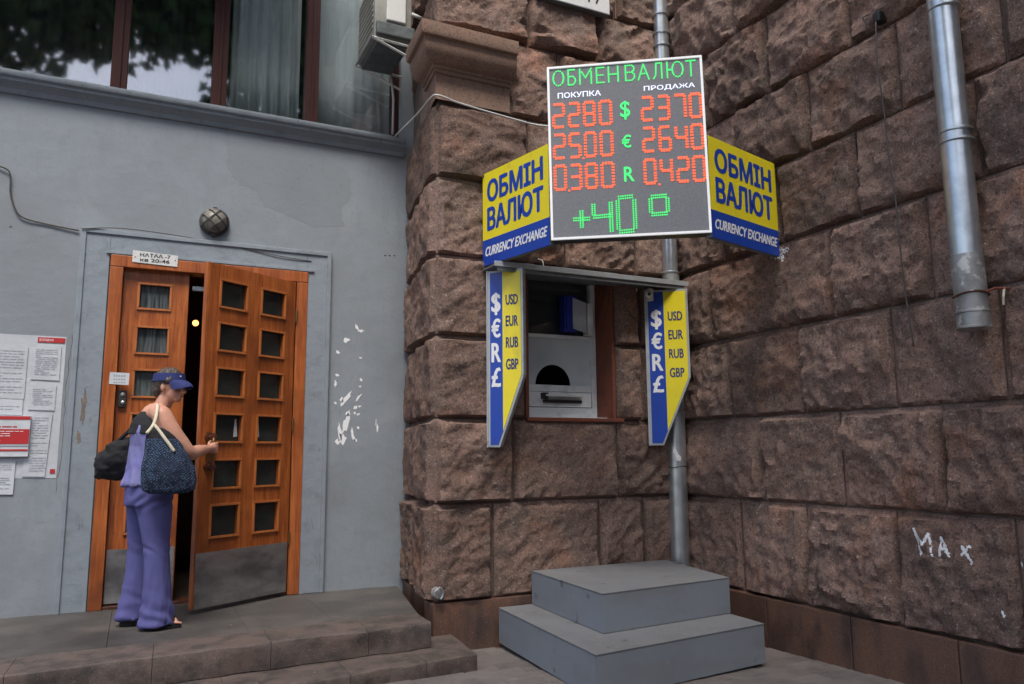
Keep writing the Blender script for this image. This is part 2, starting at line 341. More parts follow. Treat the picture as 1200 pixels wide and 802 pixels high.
# paving tiles: rows parallel to the wall, broken joint
def tile_mesh(mb, x0, x1, y0, y1, dz):
    zt = gz((x0 + x1) / 2, (y0 + y1) / 2) + dz; zb = zt - .03; g = .003; b = .004
    x0 += g; x1 -= g; y0 += g; y1 -= g
    mb.add([(x0, y0, zb), (x1, y0, zb), (x1, y1, zb), (x0, y1, zb), (x0, y0, zt - b), (x1, y0, zt - b), (x1, y1, zt - b), (x0, y1, zt - b),
            (x0 + b, y0 + b, zt), (x1 - b, y0 + b, zt), (x1 - b, y1 - b, zt), (x0 + b, y1 - b, zt)],
           [(8, 9, 10, 11), (4, 5, 9, 8), (5, 6, 10, 9), (6, 7, 11, 10), (7, 4, 8, 11), (0, 1, 5, 4), (1, 2, 6, 5), (2, 3, 7, 6), (3, 0, 4, 7)])
far = MB(); row = 0; y = 1.6
while y < 5.28:
    x = -1.2 - (row % 2) * .12
    while x < 4.1:
        x1 = min(x + .24, 4.14); d = random.uniform(-.002, .002)
        near = y > 3.55 and x > 1.0 and not (x < 2.0 and y > 4.75) and not (2.5 < x < 3.5 and y > 4.1)
        if near:
            m1 = MB(); tile_mesh(m1, x, x1, y, y + .14, d); m1.build('paving_tile', M['paver'], ground)
        else: tile_mesh(far, x, x1, y, y + .14, d)
        x += .24
    y += .14; row += 1
tag(far.build('paving_field', M['paver'], ground), kind='stuff')

def slab_obj(name, quad, ztop, h, m, parent, bev=.012, jit=.0025, nx=14, ny=4):
    """quad a,b,c,d (front-left, front-right, back-right, back-left); worn slab with rough front edge"""
    a, b, c, d = [np.array(p) for p in quad]; m_ = MB(); vs = []; fs = []
    g = .0014
    us = np.linspace(0, 1, nx); w_ = max(np.linalg.norm(b - a), .1); dd = max(np.linalg.norm(d - a), .1)
    def P(u, v, z):
        u = min(max(u, g / w_), 1 - g / w_); v = min(max(v, 0), 1 - g / dd)
        p = (a * (1 - u) + b * u) * (1 - v) + (d * (1 - u) + c * u) * v
        n = fbm(np.array([p[0] * 5, p[1] * 5, z * 9 + 3]), 3); return (p[0] + n * jit * .6, p[1] + n * jit * 2.6 * (1 - v), z + n * jit)
    prof = [(0, ztop - h), (0, ztop - h * .66), (0, ztop - h * .33), (0, ztop - bev), (bev * .35 / dd, ztop - bev * .3), (bev / dd, ztop)] + [(t, ztop) for t in np.linspace(.15, 1, ny)] + [(1, ztop - h)]
    for v, z in prof:
        for u in us: vs.append(P(u, v, z))
    n = len(us)
    for i in range(len(prof) - 1):
        for j in range(n - 1): fs.append((i * n + j, i * n + j + 1, (i + 1) * n + j + 1, (i + 1) * n + j))
    k = len(prof); fs.append(tuple(i * n for i in range(k))[::-1]); fs.append(tuple(i * n + n - 1 for i in range(k)))
    m_.add(vs, fs); return m_.build(name, m, parent, smooth=40)
landing = tag(bpy.data.objects.new('landing', None), kind='structure'); COL.objects.link(landing); landing.location = (0, 5.7, -.3)
def fy(x): return 5.0 - .055 * (1.8 - x)        # landing front edge
cuts = [-4.4, -3.5, -2.6, -1.6, -.55, .14, .78, 1.38, 1.805]
for x0, x1 in zip(cuts[:-1], cuts[1:]):
    slab_obj('nosing_slab', [(x0, fy(x0)), (x1, fy(x1)), (x1 + (.01 if x1 < 1.8 else .025), fy(x1) + .37), (x0 + .01, fy(x0) + .37)], 0.0, .15, M['slab'], landing, jit=.004, bev=.008)
cu2 = [-4.4, -3.2, -2.1, -1.05, -.1, .70, 1.25]
for x0, x1 in zip(cu2[:-1], cu2[1:]):
    slab_obj('landing_slab', [(x0, fy(x0) + .375), (x1, fy(x1) + .375), (x1, 6.60), (x0, 6.60)], -.002, .15, M['asphalt'], landing, bev=.004, jit=.002)
slab_obj('landing_slab', [(1.25, fy(1.25) + .375), (1.835, fy(1.80) + .375), (2.06, 6.60), (1.25, 6.60)], -.003, .15, M['asphalt'], landing, bev=.004, jit=.003)
mb = MB().prism([(-4.4, 4.68), (1.78, 5.03), (1.93, 6.55), (-4.4, 6.55)], (1, 0, 0), (0, 1, 0), (0, 0, 1), (0, 0, 0), -.5, -.148); mb.build('landing_base', M['slab'], landing)
lower = tag(bpy.data.objects.new('lower_step', None), kind='structure'); COL.objects.link(lower); lower.location = (0, 4.9, -.4)
def sy(x): return 4.715 - .105 * (2.0 - x)
cuts = [-4.4, -3.4, -2.4, -1.4, -.4, .5, 1.18, 1.66, 2.012]
for x0, x1 in zip(cuts[:-1], cuts[1:]):
    e = .045 if x1 > 2 else 0
    slab_obj('step_slab', [(x0, sy(x0)), (x1, sy(x1)), (x1 + e, 5.297), (x0, 5.297)], -.155, .16, M['slab'], lower, jit=.005, bev=.009)

# ================================================================== STONE WALLS
def rock_face(path, nrm, z0, z1, seed, bulge=.045, rough=1., depth=.03, res=.018, ends=(True, True), zlim=None, slope=0.0, chips=5, side_k=.55):
    """rock-faced ashlar: path = plan polyline at the joint plane, nrm = outward normals"""
    rg = np.random.default_rng(seed)
    P = [np.array(p, float) for p in path]; L = [0]
    for a, b in zip(P[:-1], P[1:]): L.append(L[-1] + np.linalg.norm(b - a))
    T = L[-1]; ns = max(6, int(T / res)); nv = max(6, int((z1 - z0) / res))
    g = .0035
    s = np.concatenate([[g], np.linspace(g + .004, T - g - .004, ns), [T - g]]); v = np.concatenate([[z0 + g], np.linspace(z0 + g + .004, z1 - g - .004, nv), [z1 - g]])
    corner = L[1] if len(P) == 3 else None
    X = np.interp(s, L, [p[0] for p in P]); Y = np.interp(s, L, [p[1] for p in P])
    if corner is None: N = np.repeat(np.array([nrm[0]]), len(s), 0)
    else:
        t = np.clip((s - corner) / .05 * .5 + .5, 0, 1)[:, None]; N = np.array(nrm[0]) * (1 - t) * side_k + np.array(nrm[1]) * t
    SS, VV = np.meshgrid(s, v)
    du = np.minimum(SS, T - SS); dv = np.minimum(VV - z0, z1 - VV)
    if corner is not None: du = np.minimum(du, np.abs(SS - corner) + .006)
    dist = np.minimum(du, np.minimum((VV - z0) * 1.6, (z1 - VV) * .85))
    off = rg.random(3) * 50
    q = np.stack([np.interp(SS, L, [p[0] for p in P]), np.interp(SS, L, [p[1] for p in P]), VV], -1) + off
    mg = .021 + .006 * fbm(q * 5, 2); edge = np.clip((dist - mg) / .020, 0, 1); edge = 1 - (1 - edge) ** 1.8
    rf = rg.uniform(.45, 1.0)
    h = bulge * (.86 + .42 * fbm(q * 3.0, 3))
    # planar spalls knocked off along the edges
    for k in range(chips):
        side = rg.choice(['b', 'b', 'b', 'l', 'r', 't', 'c']); 
        cx = rg.uniform(0, T); ww = rg.uniform(.12, .4)
        lat = np.clip(1 - np.abs(SS - cx) / ww, 0, 1)
        if side == 'b': d = (VV - z0); tilt = rg.uniform(.35, .9); h = np.minimum(h, d * tilt + .012 * rg.random() + (1 - lat) * .12 + .016 * fbm(q * 6, 2))
        elif side == 't': d = (z1 - VV); h = np.minimum(h, d * rg.uniform(.5, 1.2) + .02 + (1 - lat) * .12 + .012 * fbm(q * 6, 2))
        elif side in 'lr':
            d = SS if side == 'l' else T - SS; cy = rg.uniform(z0, z1)
            lat = np.clip(1 - np.abs(VV - cy) / ww, 0, 1); h = np.minimum(h, d * rg.uniform(.4, 1.0) + .01 + (1 - lat) * .12 + .012 * fbm(q * 6, 2))
        else:
            a_ = rg.uniform(0, 6.28); h = np.minimum(h, .03 + .25 * ((SS - cx) * math.cos(a_) + (VV - (z0 + z1) / 2) * math.sin(a_)) + .05)
    rot = q.copy(); rot[..., 2] = q[..., 2] * .8 + (q[..., 0] + q[..., 1]) * .6; rot[..., 0] = q[..., 0] * .6 - q[..., 2] * .8
    rid = 1 - np.abs(fbm(rot * np.array([9, 9, 4.5]), 3))
    h = np.maximum(h, .022) + rf * rough * (.026 * (rid - .70) + .009 * fbm(q * 10, 3) + .0095 * fbm(q * 32, 2))
    H = h * edge + (.002 * fbm(q * 18, 2)) * (1 - edge)
    H[0, :] = H[-1, :] = -depth; H[:, 0] = H[:, -1] = -depth
    jx = .004 * fbm(q * 14, 2)
    n = len(s); vs = np.stack([X[None, :] + N[None, :, 0] * H, Y[None, :] + N[None, :, 1] * H, VV + jx * (edge < 1)], -1).reshape(-1, 3)
    fs = [(i * n + j, i * n + j + 1, (i + 1) * n + j + 1, (i + 1) * n + j) for i in range(len(v) - 1) for j in range(n - 1)]
    m = MB(); m.v = [tuple(p) for p in vs.tolist()]; m.f = fs; m.mi = [0] * len(fs); return m
def stone(parent, path, nrm, z0, z1, seed, **k):
    o = rock_face(path, nrm, z0, z1, seed, **k).build('stone', M['stone'], parent, smooth=35)
    return o

# ---- projecting pilaster wall with the exchange window (front faces -y, side faces -x)
YB = 5.335                       # joint plane of the front
XS0, XS1 = 1.945, 2.15          # side plane at front / at grey wall
sn = np.array([-(6.55 - YB), (XS1 - XS0)]); sn = sn / np.linalg.norm(sn); SN = (sn[0], -abs(sn[1]) * 0 + sn[1] * 1)
FN = (0, -1)
pil = thing('stone_pilaster_wall', (3.0, 5.6, -.3), 'rusticated brown granite wall section with carved capital, currency exchange window set in it', 'wall')
BZ = [.06, .745, 1.36, 1.975, 2.59, 3.20, 3.80, 4.44, 4.90, 5.5]
quoin = [(XS1, 6.56), (XS0, YB)]
XE = 4.20
BJ = {0: [2.40, 3.32, 3.742], 1: [2.567, 3.508], 2: None, 3: None, 4: [2.45, 3.05, 3.744], 5: [2.723, 3.40], 6: None, 7: [2.742, 3.40], 8: [2.95, 3.602]}
sd_ = 100
WX0, WX1, WZ0, WZ1 = 2.68, 3.505, 1.375, 2.53      # window opening
for c in range(9):
    z0, z1 = BZ[c], BZ[c + 1]
    bul = .074 if c else .058
    def st(x0, x1, a=z0, b=z1, **k):
        global sd_
        sd_ += 1; stone(pil, [(x0, YB), (x1, YB)], [FN], a, b, sd_, bulge=bul * random.uniform(.85, 1.15), **k)
    def qs(x1, a=z0, b=z1, **k):
        global sd_
        sd_ += 1; stone(pil, quoin + [(x1, YB)], [tuple(sn), FN], a, b, sd_, bulge=bul * 1.05, side_k=(1.25 if c == 0 else .95 if c < 4 else .8), **k)
    if c in (2, 3):
        b = z1 if c == 2 else z1
        qs(WX0, z0, z1); st(WX1 + .004, 3.75, z0, z1 if c == 2 else z1, chips=1); st(3.75, XE)
        if c == 3: pass
    elif c == 6:
        st(2.555, 3.01, chips=7); st(3.01, 3.45); st(3.45, XE)
    else:
        js = BJ[c] + [XE]; qs(js[0])
        for a, b in zip(js[:-1], js[1:]): st(a, b)
# backing (mortar) of the front and side, around the opening
bk = MB(); yb = YB + .012
bk.box((XS0 + .013, yb, .05), (WX0, yb + .15, 5.5)); bk.box((WX1, yb, .05), (4.3, 6.5, 5.5)); bk.box((WX0, yb, .05), (WX1, 6.5, WZ0 - .03)); bk.box((WX0, yb, WZ1 + .03), (WX1, 6.5, 5.5))
bk.build('backing', M['mortar'], pil)
mb = MB().prism([(XS0 + .013, YB + .03), (XS0 + .3, YB + .03), (XS1 + .3, 6.56), (XS1 + .012, 6.56)], (1, 0, 0), (0, 1, 0), (0, 0, 1), (0, 0, 0), .05, 5.5); mb.build('side_backing', M['mortar'], pil)
# plinth
for i, (a, b) in enumerate([(1.925, 3.12), (3.12, 4.19)]):
    MB().box((a + .003, 5.30, -.45), (b - .003, 5.5, .06), bev=.008).build('plinth_slab', M['plinth'], pil)
MB().prism([(1.925, 5.302), (1.99, 5.302), (2.20, 6.548), (2.10, 6.548)], (1, 0, 0), (0, 1, 0), (0, 0, 1), (0, 0, 0), -.45, .055, bev=.006).build('plinth_slab', M['plinth'], pil)
# reveals, lintel and sill of the opening
MB().box((WX1 - .028, YB - .012, WZ0), (WX1, 5.74, 2.0), bev=.004).build('window_reveal', M['rust_paint'], pil)
MB().box((WX1 - .028, YB - .008, 2.0), (WX1, 5.74, WZ1), bev=.004).build('window_reveal', M['rust_paint'], pil)
MB().box((WX0, YB - .01, WZ0), (WX0 + .03, 5.74, WZ1), bev=.004).build('window_reveal', M['rust_paint'], pil)
BOX('window_sill', (WX0, 5.30, 1.345), (WX1 + .06, 5.74, 1.374), M['rust_paint'], pil, bev=.004)
BOX('lintel', (WX0 - .02, 5.31, WZ1), (WX1 + .05, 5.74, 2.585), M['greymetal'], pil, bev=.004)
# carved capital: profile swept along the side and the front
prof = [(.010, 3.80), (.010, 4.005), (.030, 4.008), (.030, 4.035), (.045, 4.038), (.045, 4.06)]
prof += [(.052 + .098 * math.sin(t), 4.065 + .125 * (1 - math.cos(t))) for t in np.linspace(0, math.pi / 2, 8)]
prof += [(.150, 4.215), (.178, 4.222), (.185, 4.24), (.185, 4.325), (.17, 4.333), (-.05, 4.40)]
def sweep(name, prof, path, m, parent, fixed_ends=True):
    """path: list of (point, miter vector) in plan"""
    mb = MB(); vs = []; fs = []; n = len(prof)
    for p, mv in path:
        for o, z in prof: vs.append((p[0] + mv[0] * o, p[1] + mv[1] * o, z))
    for i in range(len(path) - 1):
        for j in range(n - 1): fs.append((i * n + j, (i + 1) * n + j, (i + 1) * n + j + 1, i * n + j + 1))
    fs.append(tuple(range(n))); fs.append(tuple((len(path) - 1) * n + j for j in range(n))[::-1])
    mb.add(vs, fs); return mb.build(name, m, parent, smooth=30, fix=True)
sweep('carved_capital', prof, [((XS0 + .02, 5.62), (-1, 0)), ((XS0 - .02, 5.30), (-1, -1)), ((2.545, 5.30), (0, -1))], M['smooth_stone'], pil)

# ---- right-hand wall (faces -x)
XC = 4.185
rw = thing('stone_side_wall', (4.4, 2.5, -.3), 'long rusticated brown granite wall running toward the viewer on the right, with MAX scrawled on it', 'wall')
CZ = [.06, .74, 1.36, 1.985, 2.61, 3.20, 3.79, 4.42, 5.0, 5.6]
CJ = {0: [4.673, 4.024, 3.313, 2.602], 1: [4.403, 3.685, 2.95, 2.25], 2: [4.701, 3.981, 3.246, 2.572], 3: [4.86, 4.379, 3.643, 2.942, 2.33], 4: [4.70, 4.083, 3.403, 2.587],
      5: [4.494, 3.764, 3.05, 2.40], 6: [4.78, 4.126, 3.379, 2.66], 7: [4.448, 3.72, 3.0, 2.3], 8: [4.75, 4.05, 3.35, 2.62]}
for c in range(9):
    z0, z1 = CZ[c], CZ[c + 1]; js = [YB + .02] + CJ[c]
    while js[-1] > -1.0: js.append(js[-1] - random.uniform(.62, .78))
    for k, (a, b) in enumerate(zip(js[:-1], js[1:])):
        sd_ += 1; far_ = b < 1.9
        stone(rw, [(XC, a), (XC, b)], [(-1, 0)], z0, z1, sd_, bulge=(.080 if c else .070) * random.uniform(.85, 1.25), rough=1.25, res=.05 if far_ else .018, chips=8)
BOX('backing', (XC + .012, -1.6, .05), (XC + .3, 6.5, 5.6), M['mortar'], rw)
pj = [5.30, 4.406, 3.671, 2.952, 2.1, 1.2, .3, -.6, -1.5]
for a, b in zip(pj[1:], pj[:-1]):
    MB().box((4.13, a + .003, -.45), (4.3, b - .003, .06), bev=.008).build('plinth_slab', M['plinth'], rw)

# ================================================================== GREY WALL WITH WINDOWS
gw = thing('grey_plaster_wall', (0, 6.9, -.3), 'grey painted plaster wall around the wooden door, with a ledge and wide windows above', 'wall')
DX0, DX1, DZ1 = -.262, 1.228, 2.636        # door frame outer
mb = MB(); YA = 6.55
mb.box((-5, YA, -.3), (DX0, 6.95, 3.80)); mb.box((DX1, YA, -.3), (2.3, 6.95, 3.80)); mb.box((DX0, YA, DZ1), (DX1, 6.95, 3.80))
mb.box((2.03, YA + .01, 3.80), (2.4, 6.95, 7.0)); mb.box((-5, YA, 6.2), (2.03, 6.95, 7.5))
mb.build('wall_body', M['plaster'], gw)
# shallow door surround: outer band and an inner raised listel
SX0, SX1, SZ = -.475, 1.425, 2.83
def surround(a, b, top, wd, dep, nm):
    s_ = MB(); yf = YA - dep
    s_.box((a, yf, -.002), (a + wd, YA + .01, top), bev=.004); s_.box((b - wd, yf, -.002), (b, YA + .01, top), bev=.004); s_.box((a + wd, yf, top - wd), (b - wd, YA + .01, top), bev=.004)
    return s_.build(nm, M['moulding'], gw)
surround(SX0, SX1, SZ, .205, .026, 'door_surround')
surround(SX0 + .004, SX1 - .004, SZ - .004, .035, .038, 'surround_listel')
BOX('surround_listel', (DX0 - .03, YA - .040, DZ1 + .004), (DX1 + .05, YA + .01, DZ1 + .026), M['moulding'], gw, bev=.003)
# ledge under the windows
lp = [(0, 3.795), (.02, 3.80), (.03, 3.825), (.03, 3.835), (.055, 3.86), (.085, 3.875), (.085, 3.895), (.105, 3.905), (.115, 3.925), (.115, 3.945), (-.12, 3.972)]
sweep('window_ledge', lp, [((-5, YA), (0, -1)), ((2.06, YA), (0, -1))], M['moulding'], gw)
# upper windows: dark red mullions, panes
wf = BOX('window_frame', (-5, 6.66, 3.955), (2.03, 6.72, 3.985), M['redwood'], gw)
BOX('window_head', (-5, 6.60, 6.12), (2.03, 6.74, 6.25), M['redwood'], gw)
mull = [(-2.55, .11), (-1.45, .11), (-.355, .118), (.40, .118), (1.175, .112), (1.975, .06)]
for x, wd in mull:
    m_ = MB().box((x, 6.615, 3.965), (x + wd, 6.74, 6.12), bev=.004); m_.box((x + wd * .42, 6.600, 3.965), (x + wd * .60, 6.62, 6.12), bev=.003)
    m_.build('window_mullion', M['redwood'], gw)
edges = [-3.6] + [x for x, _ in mull]
for i in range(len(mull)):
    a = -3.6 if i == 0 else mull[i - 1][0] + mull[i - 1][1]; b = mull[i][0]
    BOX('window_pane', (a, 6.675, 3.98), (b, 6.683, 6.12), M['glass'], gw)
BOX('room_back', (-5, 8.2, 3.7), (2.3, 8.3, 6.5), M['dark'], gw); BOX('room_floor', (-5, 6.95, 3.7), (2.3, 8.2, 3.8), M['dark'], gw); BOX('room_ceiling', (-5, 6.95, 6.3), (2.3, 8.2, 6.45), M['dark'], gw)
def curtain(x0, x1, y, m, label, amp=.03, fr=9, seed=1):
    n = int((x1 - x0) / .012); vs = []; fs = []; rg = random.Random(seed); ph = rg.random() * 6
    for k, z in enumerate((3.99, 4.5, 5.2, 6.1)):
        for i in range(n + 1):
            x = x0 + (x1 - x0) * i / n
            yy = y + amp * (math.sin(x * fr * 6.28 + ph) * .6 + math.sin(x * fr * 2.3 * 6.28 + k * .3) * .35 + math.sin(x * 5 + ph) * .5)
            vs.append((x, yy, z)); 
    for k in range(3):
        for i in range(n): a = k * (n + 1) + i; fs.append((a, a + 1, a + n + 2, a + n + 1))
    o = MB().add(vs, fs).build('curtain', m, smooth=True); tag(o, label, 'curtain', 'curtains behind the upper windows')
    so = o.modifiers.new('t', 'SOLIDIFY'); so.thickness = .003
curtain(.55, 1.14, 6.76, M['curtain'], 'pale grey curtain with a dark gap in the third upper window pane', seed=3)
curtain(1.30, 1.99, 6.75, M['curtain'], 'plain pale grey curtain behind the window pane next to the air conditioner', amp=.012, fr=5, seed=5)
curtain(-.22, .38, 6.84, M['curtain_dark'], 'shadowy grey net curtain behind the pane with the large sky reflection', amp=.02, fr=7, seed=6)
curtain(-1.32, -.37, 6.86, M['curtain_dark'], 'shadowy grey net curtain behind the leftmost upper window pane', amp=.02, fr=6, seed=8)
# chipped patch and small holes, paper scraps
def blob_poly(mb, cx, cz, rx, rz, y, seed, n=16, d=.0025, ang=0):
    rg = random.Random(seed); pts = []
    for i in range(n):
        a = 6.283 * i / n; r = rg.uniform(.40, 1.2); px = rx * r * math.cos(a); pz = rz * r * math.sin(a)
        pts.append((cx + px * math.cos(ang) - pz * math.sin(ang), cz + px * math.sin(ang) + pz * math.cos(ang)))
    mb.prism(pts, (1, 0, 0), (0, 0, 1), (0, -1, 0), (0, y, 0), 0, d); return mb
mb = MB(); blob_poly(mb, -.375, 1.48, .022, .14, YA - .026, 3); blob_poly(mb, -.39, 1.24, .016, .07, YA - .026, 4); mb.build('bare_patch', M['chip'], gw)
mb = MB()
for x, z in ((1.905, 2.86), (1.945, 2.865), (1.99, 2.87), (.75, 2.80), (-.93, 2.78)): blob_poly(mb, x, z, .009, .007, YA, int(x * 100), d=.002)
mb.build('wall_hole', M['black'], gw)
mb = MB(); k = 0
scr = [(395, 382, 9, 22, .5), (402, 391, 16, 8, .2)]
scr = [(1.66, 2.20, .014, .030, .45), (1.70, 2.165, .030, .013, .1), (1.575, 2.075, .028, .022, .0), (1.50, 1.97, .016, .016, 0), (1.70, 1.93, .016, .007, .1), (1.50, 1.77, .015, .016, 0),
       (1.49, 1.70, .013, .03, 0), (1.705, 1.74, .014, .014, .4), (1.70, 1.68, .011, .009, 0), (1.585, 1.575, .022, .075, -.6), (1.545, 1.56, .018, .03, .3), (1.49, 1.535, .011, .012, 0),
       (1.685, 1.585, .012, .045, -.7), (1.665, 1.50, .014, .02, -.6), (1.70, 1.51, .018, .008, 0), (1.66, 1.455, .012, .014, 0), (1.69, 1.44, .016, .012, 0), (1.58, 1.36, .026, .085, -.25),
       (1.535, 1.30, .016, .085, .1), (1.56, 1.235, .030, .055, .15), (1.52, 1.20, .022, .03, 0), (1.645, 1.27, .014, .06, .25), (1.67, 1.22, .018, .018, 0), (1.69, 1.33, .008, .02, .2), (1.86, 1.33, .010, .035, 0), (1.845, 1.375, .004, .04, 0), (1.60, 1.45, .02, .03, -.5)]
for x, z, rx, rz, a in scr:
    k += 1; blob_poly(mb, x, z, rx * 1.05, rz * 1.05, YA, 50 + k, n=11, d=.0018, ang=a)
o = mb.build('torn_paper_scraps', M['white']); tag(o, 'white scraps of torn posters stuck on the grey wall between door and stone', 'paper scraps', kind='stuff')
# smoother repaired plaster patch
mb = MB(); rg_ = random.Random(12)
pts = [(.53, 3.70), (.80, 3.72), (1.30, 3.72), (1.55, 3.60), (1.60, 3.40), (1.50, 3.22), (1.52, 3.08), (1.25, 3.05), (1.05, 3.12), (.86, 3.18), (.80, 3.28), (.62, 3.36), (.55, 3.50)]
pp = []
for i in range(len(pts)):
    a, b = pts[i], pts[(i + 1) % len(pts)]
    for t in (0, .25, .5, .75): pp.append((a[0] + (b[0] - a[0]) * t + rg_.uniform(-.014, .014), a[1] + (b[1] - a[1]) * t + rg_.uniform(-.014, .014)))
M['patch'] = mat('repaired_plaster', (.220, .250, .278), .8, spec=.25, noise=[(2, (.200, .226, .250), .4, .7, 5, O1), (25, (.17, .19, .205), .6, .8, 4, O1)], bump=[(35, .2, 5)])
mb.prism(pp, (1, 0, 0), (0, 0, 1), (0, -1, 0), (0, YA, 0), -.001, .0008); mb.build('plaster_patch', M['patch'], gw)

# ================================================================== VESTIBULE behind the door
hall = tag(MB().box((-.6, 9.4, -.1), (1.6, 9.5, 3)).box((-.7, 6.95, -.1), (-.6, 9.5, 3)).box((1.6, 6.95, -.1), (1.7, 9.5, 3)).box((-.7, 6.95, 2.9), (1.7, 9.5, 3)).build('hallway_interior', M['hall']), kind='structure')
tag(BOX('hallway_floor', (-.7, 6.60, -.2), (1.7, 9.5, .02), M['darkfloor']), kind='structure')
lamp = thing('ceiling_lamp', (.455, 8.2, 2.37), 'small lit warm ceiling lamp glimpsed inside the dark doorway', 'lamp')
MB().tube([(.455, 8.2, 2.9), (.455, 8.2, 2.50)], .008).build('lamp_rod', M['brass'], lamp)
for k in range(1):
    a = 0; c = (.455, 8.2, 2.41); MB().ball(c, .030, 12, 8).build('bulb', M['bulb'], lamp, smooth=True)

# ================================================================== DOOR
door = thing('entrance_door', (.48, 6.6, 0), 'tall varnished orange wooden double door with small square panes, right leaf standing open', 'door')
fr = MB().build if False else None
jw = .092
df = MB().box((DX0, 6.515, 0), (DX0 + jw, 6.66, DZ1 - jw - .001), bev=.006).build('door_jamb', M['wood'], door)
MB().box((DX1 - jw, 6.515, 0), (DX1, 6.66, DZ1 - jw - .001), bev=.006).build('door_jamb', M['wood'], door)
MB().box((DX0, 6.512, DZ1 - jw), (DX1, 6.66, DZ1), bev=.006).build('door_head', M['wood'], door)
BOX('threshold', (DX0 + jw, 6.53, -.01), (DX1 - jw, 6.68, .022), M['wood_dark'], door, bev=.005)
BOX('metal_closer_bar', (.33, 6.62, 2.42), (.60, 6.66, 2.46), M['galv'], door, bev=.005)
def leaf(o, e1, e3, width, z0, z1, cols, rows, glassm, kick, nm='door_leaf'):
    """o: hinge point in plan (front face plane), e1 along leaf, e3 outward normal; cols: [(s0,s1)], rows: [(z0,z1)]"""
    e1 = Vector((*e1, 0)); e3 = Vector((*e3, 0)); Z = Vector((0, 0, 1)); o = Vector((*o, 0)); th = .045
    body = MB()
    def slab(s0, s1, a, b, d0=-th, d1=0., bev=.003): body.prism([(s0, a), (s1, a), (s1, b), (s0, b)], e1, Z, e3, o, d0, d1, bev=bev)
    s_edges = [0] + [v for c in cols for v in c] + [width]
    for i in range(0, len(s_edges), 2): slab(s_edges[i], s_edges[i + 1], z0, z1)           # stiles
    for (s0, s1) in cols:
        zz = [z0] + [v for r in sorted(rows) for v in r] + [z1]
        for i in range(0, len(zz), 2): slab(s0 + .0002, s1 - .0002, zz[i], zz[i + 1], -th + .002, -.002)
    L = body.build(nm, M['wood'], door)
    for (s0, s1) in cols:
        for (a, b) in rows:
            w_ = .014
            bd = MB()
            for q in (((s0 - w_, a - w_), (s1 + w_, a - w_), (s1 + w_, a + .004), (s0 - w_, a + .004)), ((s0 - w_, b - .004), (s1 + w_, b - .004), (s1 + w_, b + w_), (s0 - w_, b + w_)),
                      ((s0 - w_, a + .0045), (s0 + .004, a + .0045), (s0 + .004, b - .0045), (s0 - w_, b - .0045)), ((s1 - .004, a + .0045), (s1 + w_, a + .0045), (s1 + w_, b - .0045), (s1 - .004, b - .0045))):
                bd.prism(q, e1, Z, e3, o, -.006, .010, bev=.003)
            bd.build('glazing_bead', M['wood_light'], L)
            MB().prism([(s0 - .003, a - .003), (s1 + .003, a - .003), (s1 + .003, b + .003), (s0 - .003, b + .003)], e1, Z, e3, o, -.036, -.030).build('glass_pane', glassm, L)
    k = kick; kp = MB().prism([(k[0], k[1]), (k[2], k[1]), (k[2], k[3]), (k[0], k[3])], e1, Z, e3, o, .0005, .004); kp.build('kick_plate', M['steel'], L)
    for zc in (.45, 1.35, 2.25): MB().tube([o + e1 * (-.006) + e3 * .006 + Z * (zc - .05), o + e1 * (-.006) + e3 * .006 + Z * (zc + .05)], .008, 8).build('hinge', M['brass'], L)
    return L
rows = [(2.215, 2.415), (1.885, 2.085), (1.545, 1.745), (1.205, 1.405), (.868, 1.068), (.520, .740)]
rowsL = [(2.242, 2.432), (1.892, 2.092), (1.556, 1.756), (1.22, 1.42), (.885, 1.085), (.535, .745)]
leafL = leaf((DX0 + jw + .004, 6.575), (1, 0), (0, -1), .470, .03, 2.545, [(.115, .335)], rowsL, M['ribglass'], (.006, .035, .462, .42))
hx, hy = 1.128, 6.505
e1 = Vector((-.839, -.544)).normalized(); n1 = Vector((.544, -.839)).normalized()
leafR = leaf((hx, hy), e1[:], n1[:], .862, .03, 2.535, [(.118, .352), (.500, .742)], rows, M['darkglass'], (.012, .032, .852, .415))
def LP(s, d, z): return Vector((hx + e1[0] * s + n1[0] * d, hy + e1[1] * s + n1[1] * d, z))
# pull handle: two turned wooden knobs and a grip bar
ph = MB()
for z in (1.235, 1.025):
    ph.tube([LP(.792, .0, z), LP(.792, .018, z), LP(.792, .020, z), LP(.792, .048, z), LP(.792, .060, z), LP(.792, .066, z)], [.034, .034, .014, .014, .030, .012], 14)
hnd = ph.build('pull_handle', M['wood_dark'], leafR, smooth=40)
MB().tube([LP(.792, .052, 1.245), LP(.792, .060, 1.20), LP(.792, .062, 1.13), LP(.792, .060, 1.06), LP(.792, .052, 1.015)], [.012, .013, .015, .013, .012], 10).build('handle_grip', M['brass'], leafR, smooth=True)
MB().prism([(.772, .985), (.812, .985), (.812, 1.275), (.772, 1.275)], (e1[0], e1[1], 0), (0, 0, 1), (n1[0], n1[1], 0), (hx, hy, 0), .0005, .004).build('handle_plate', M['brass'], leafR)
# papers on the glass of the fourth row
for k, (s0, s1, lab) in enumerate([(.515, .555, 'white paper strip stuck inside the fourth pane near the handle'), (.305, .345, 'white paper strip stuck inside the fourth pane of the right column')]):
    mb = MB().prism([(s0, 1.245), (s1 - .004, 1.24), (s1 - .012, 1.37), (s0 + .015, 1.38)], (e1[0], e1[1], 0), (0, 0, 1), (n1[0], n1[1], 0), (hx, hy, 0), -.0295, -.028); o = mb.build('paper_strip', M['paper']); tag(o, lab, 'paper', 'paper strips on the door glass')
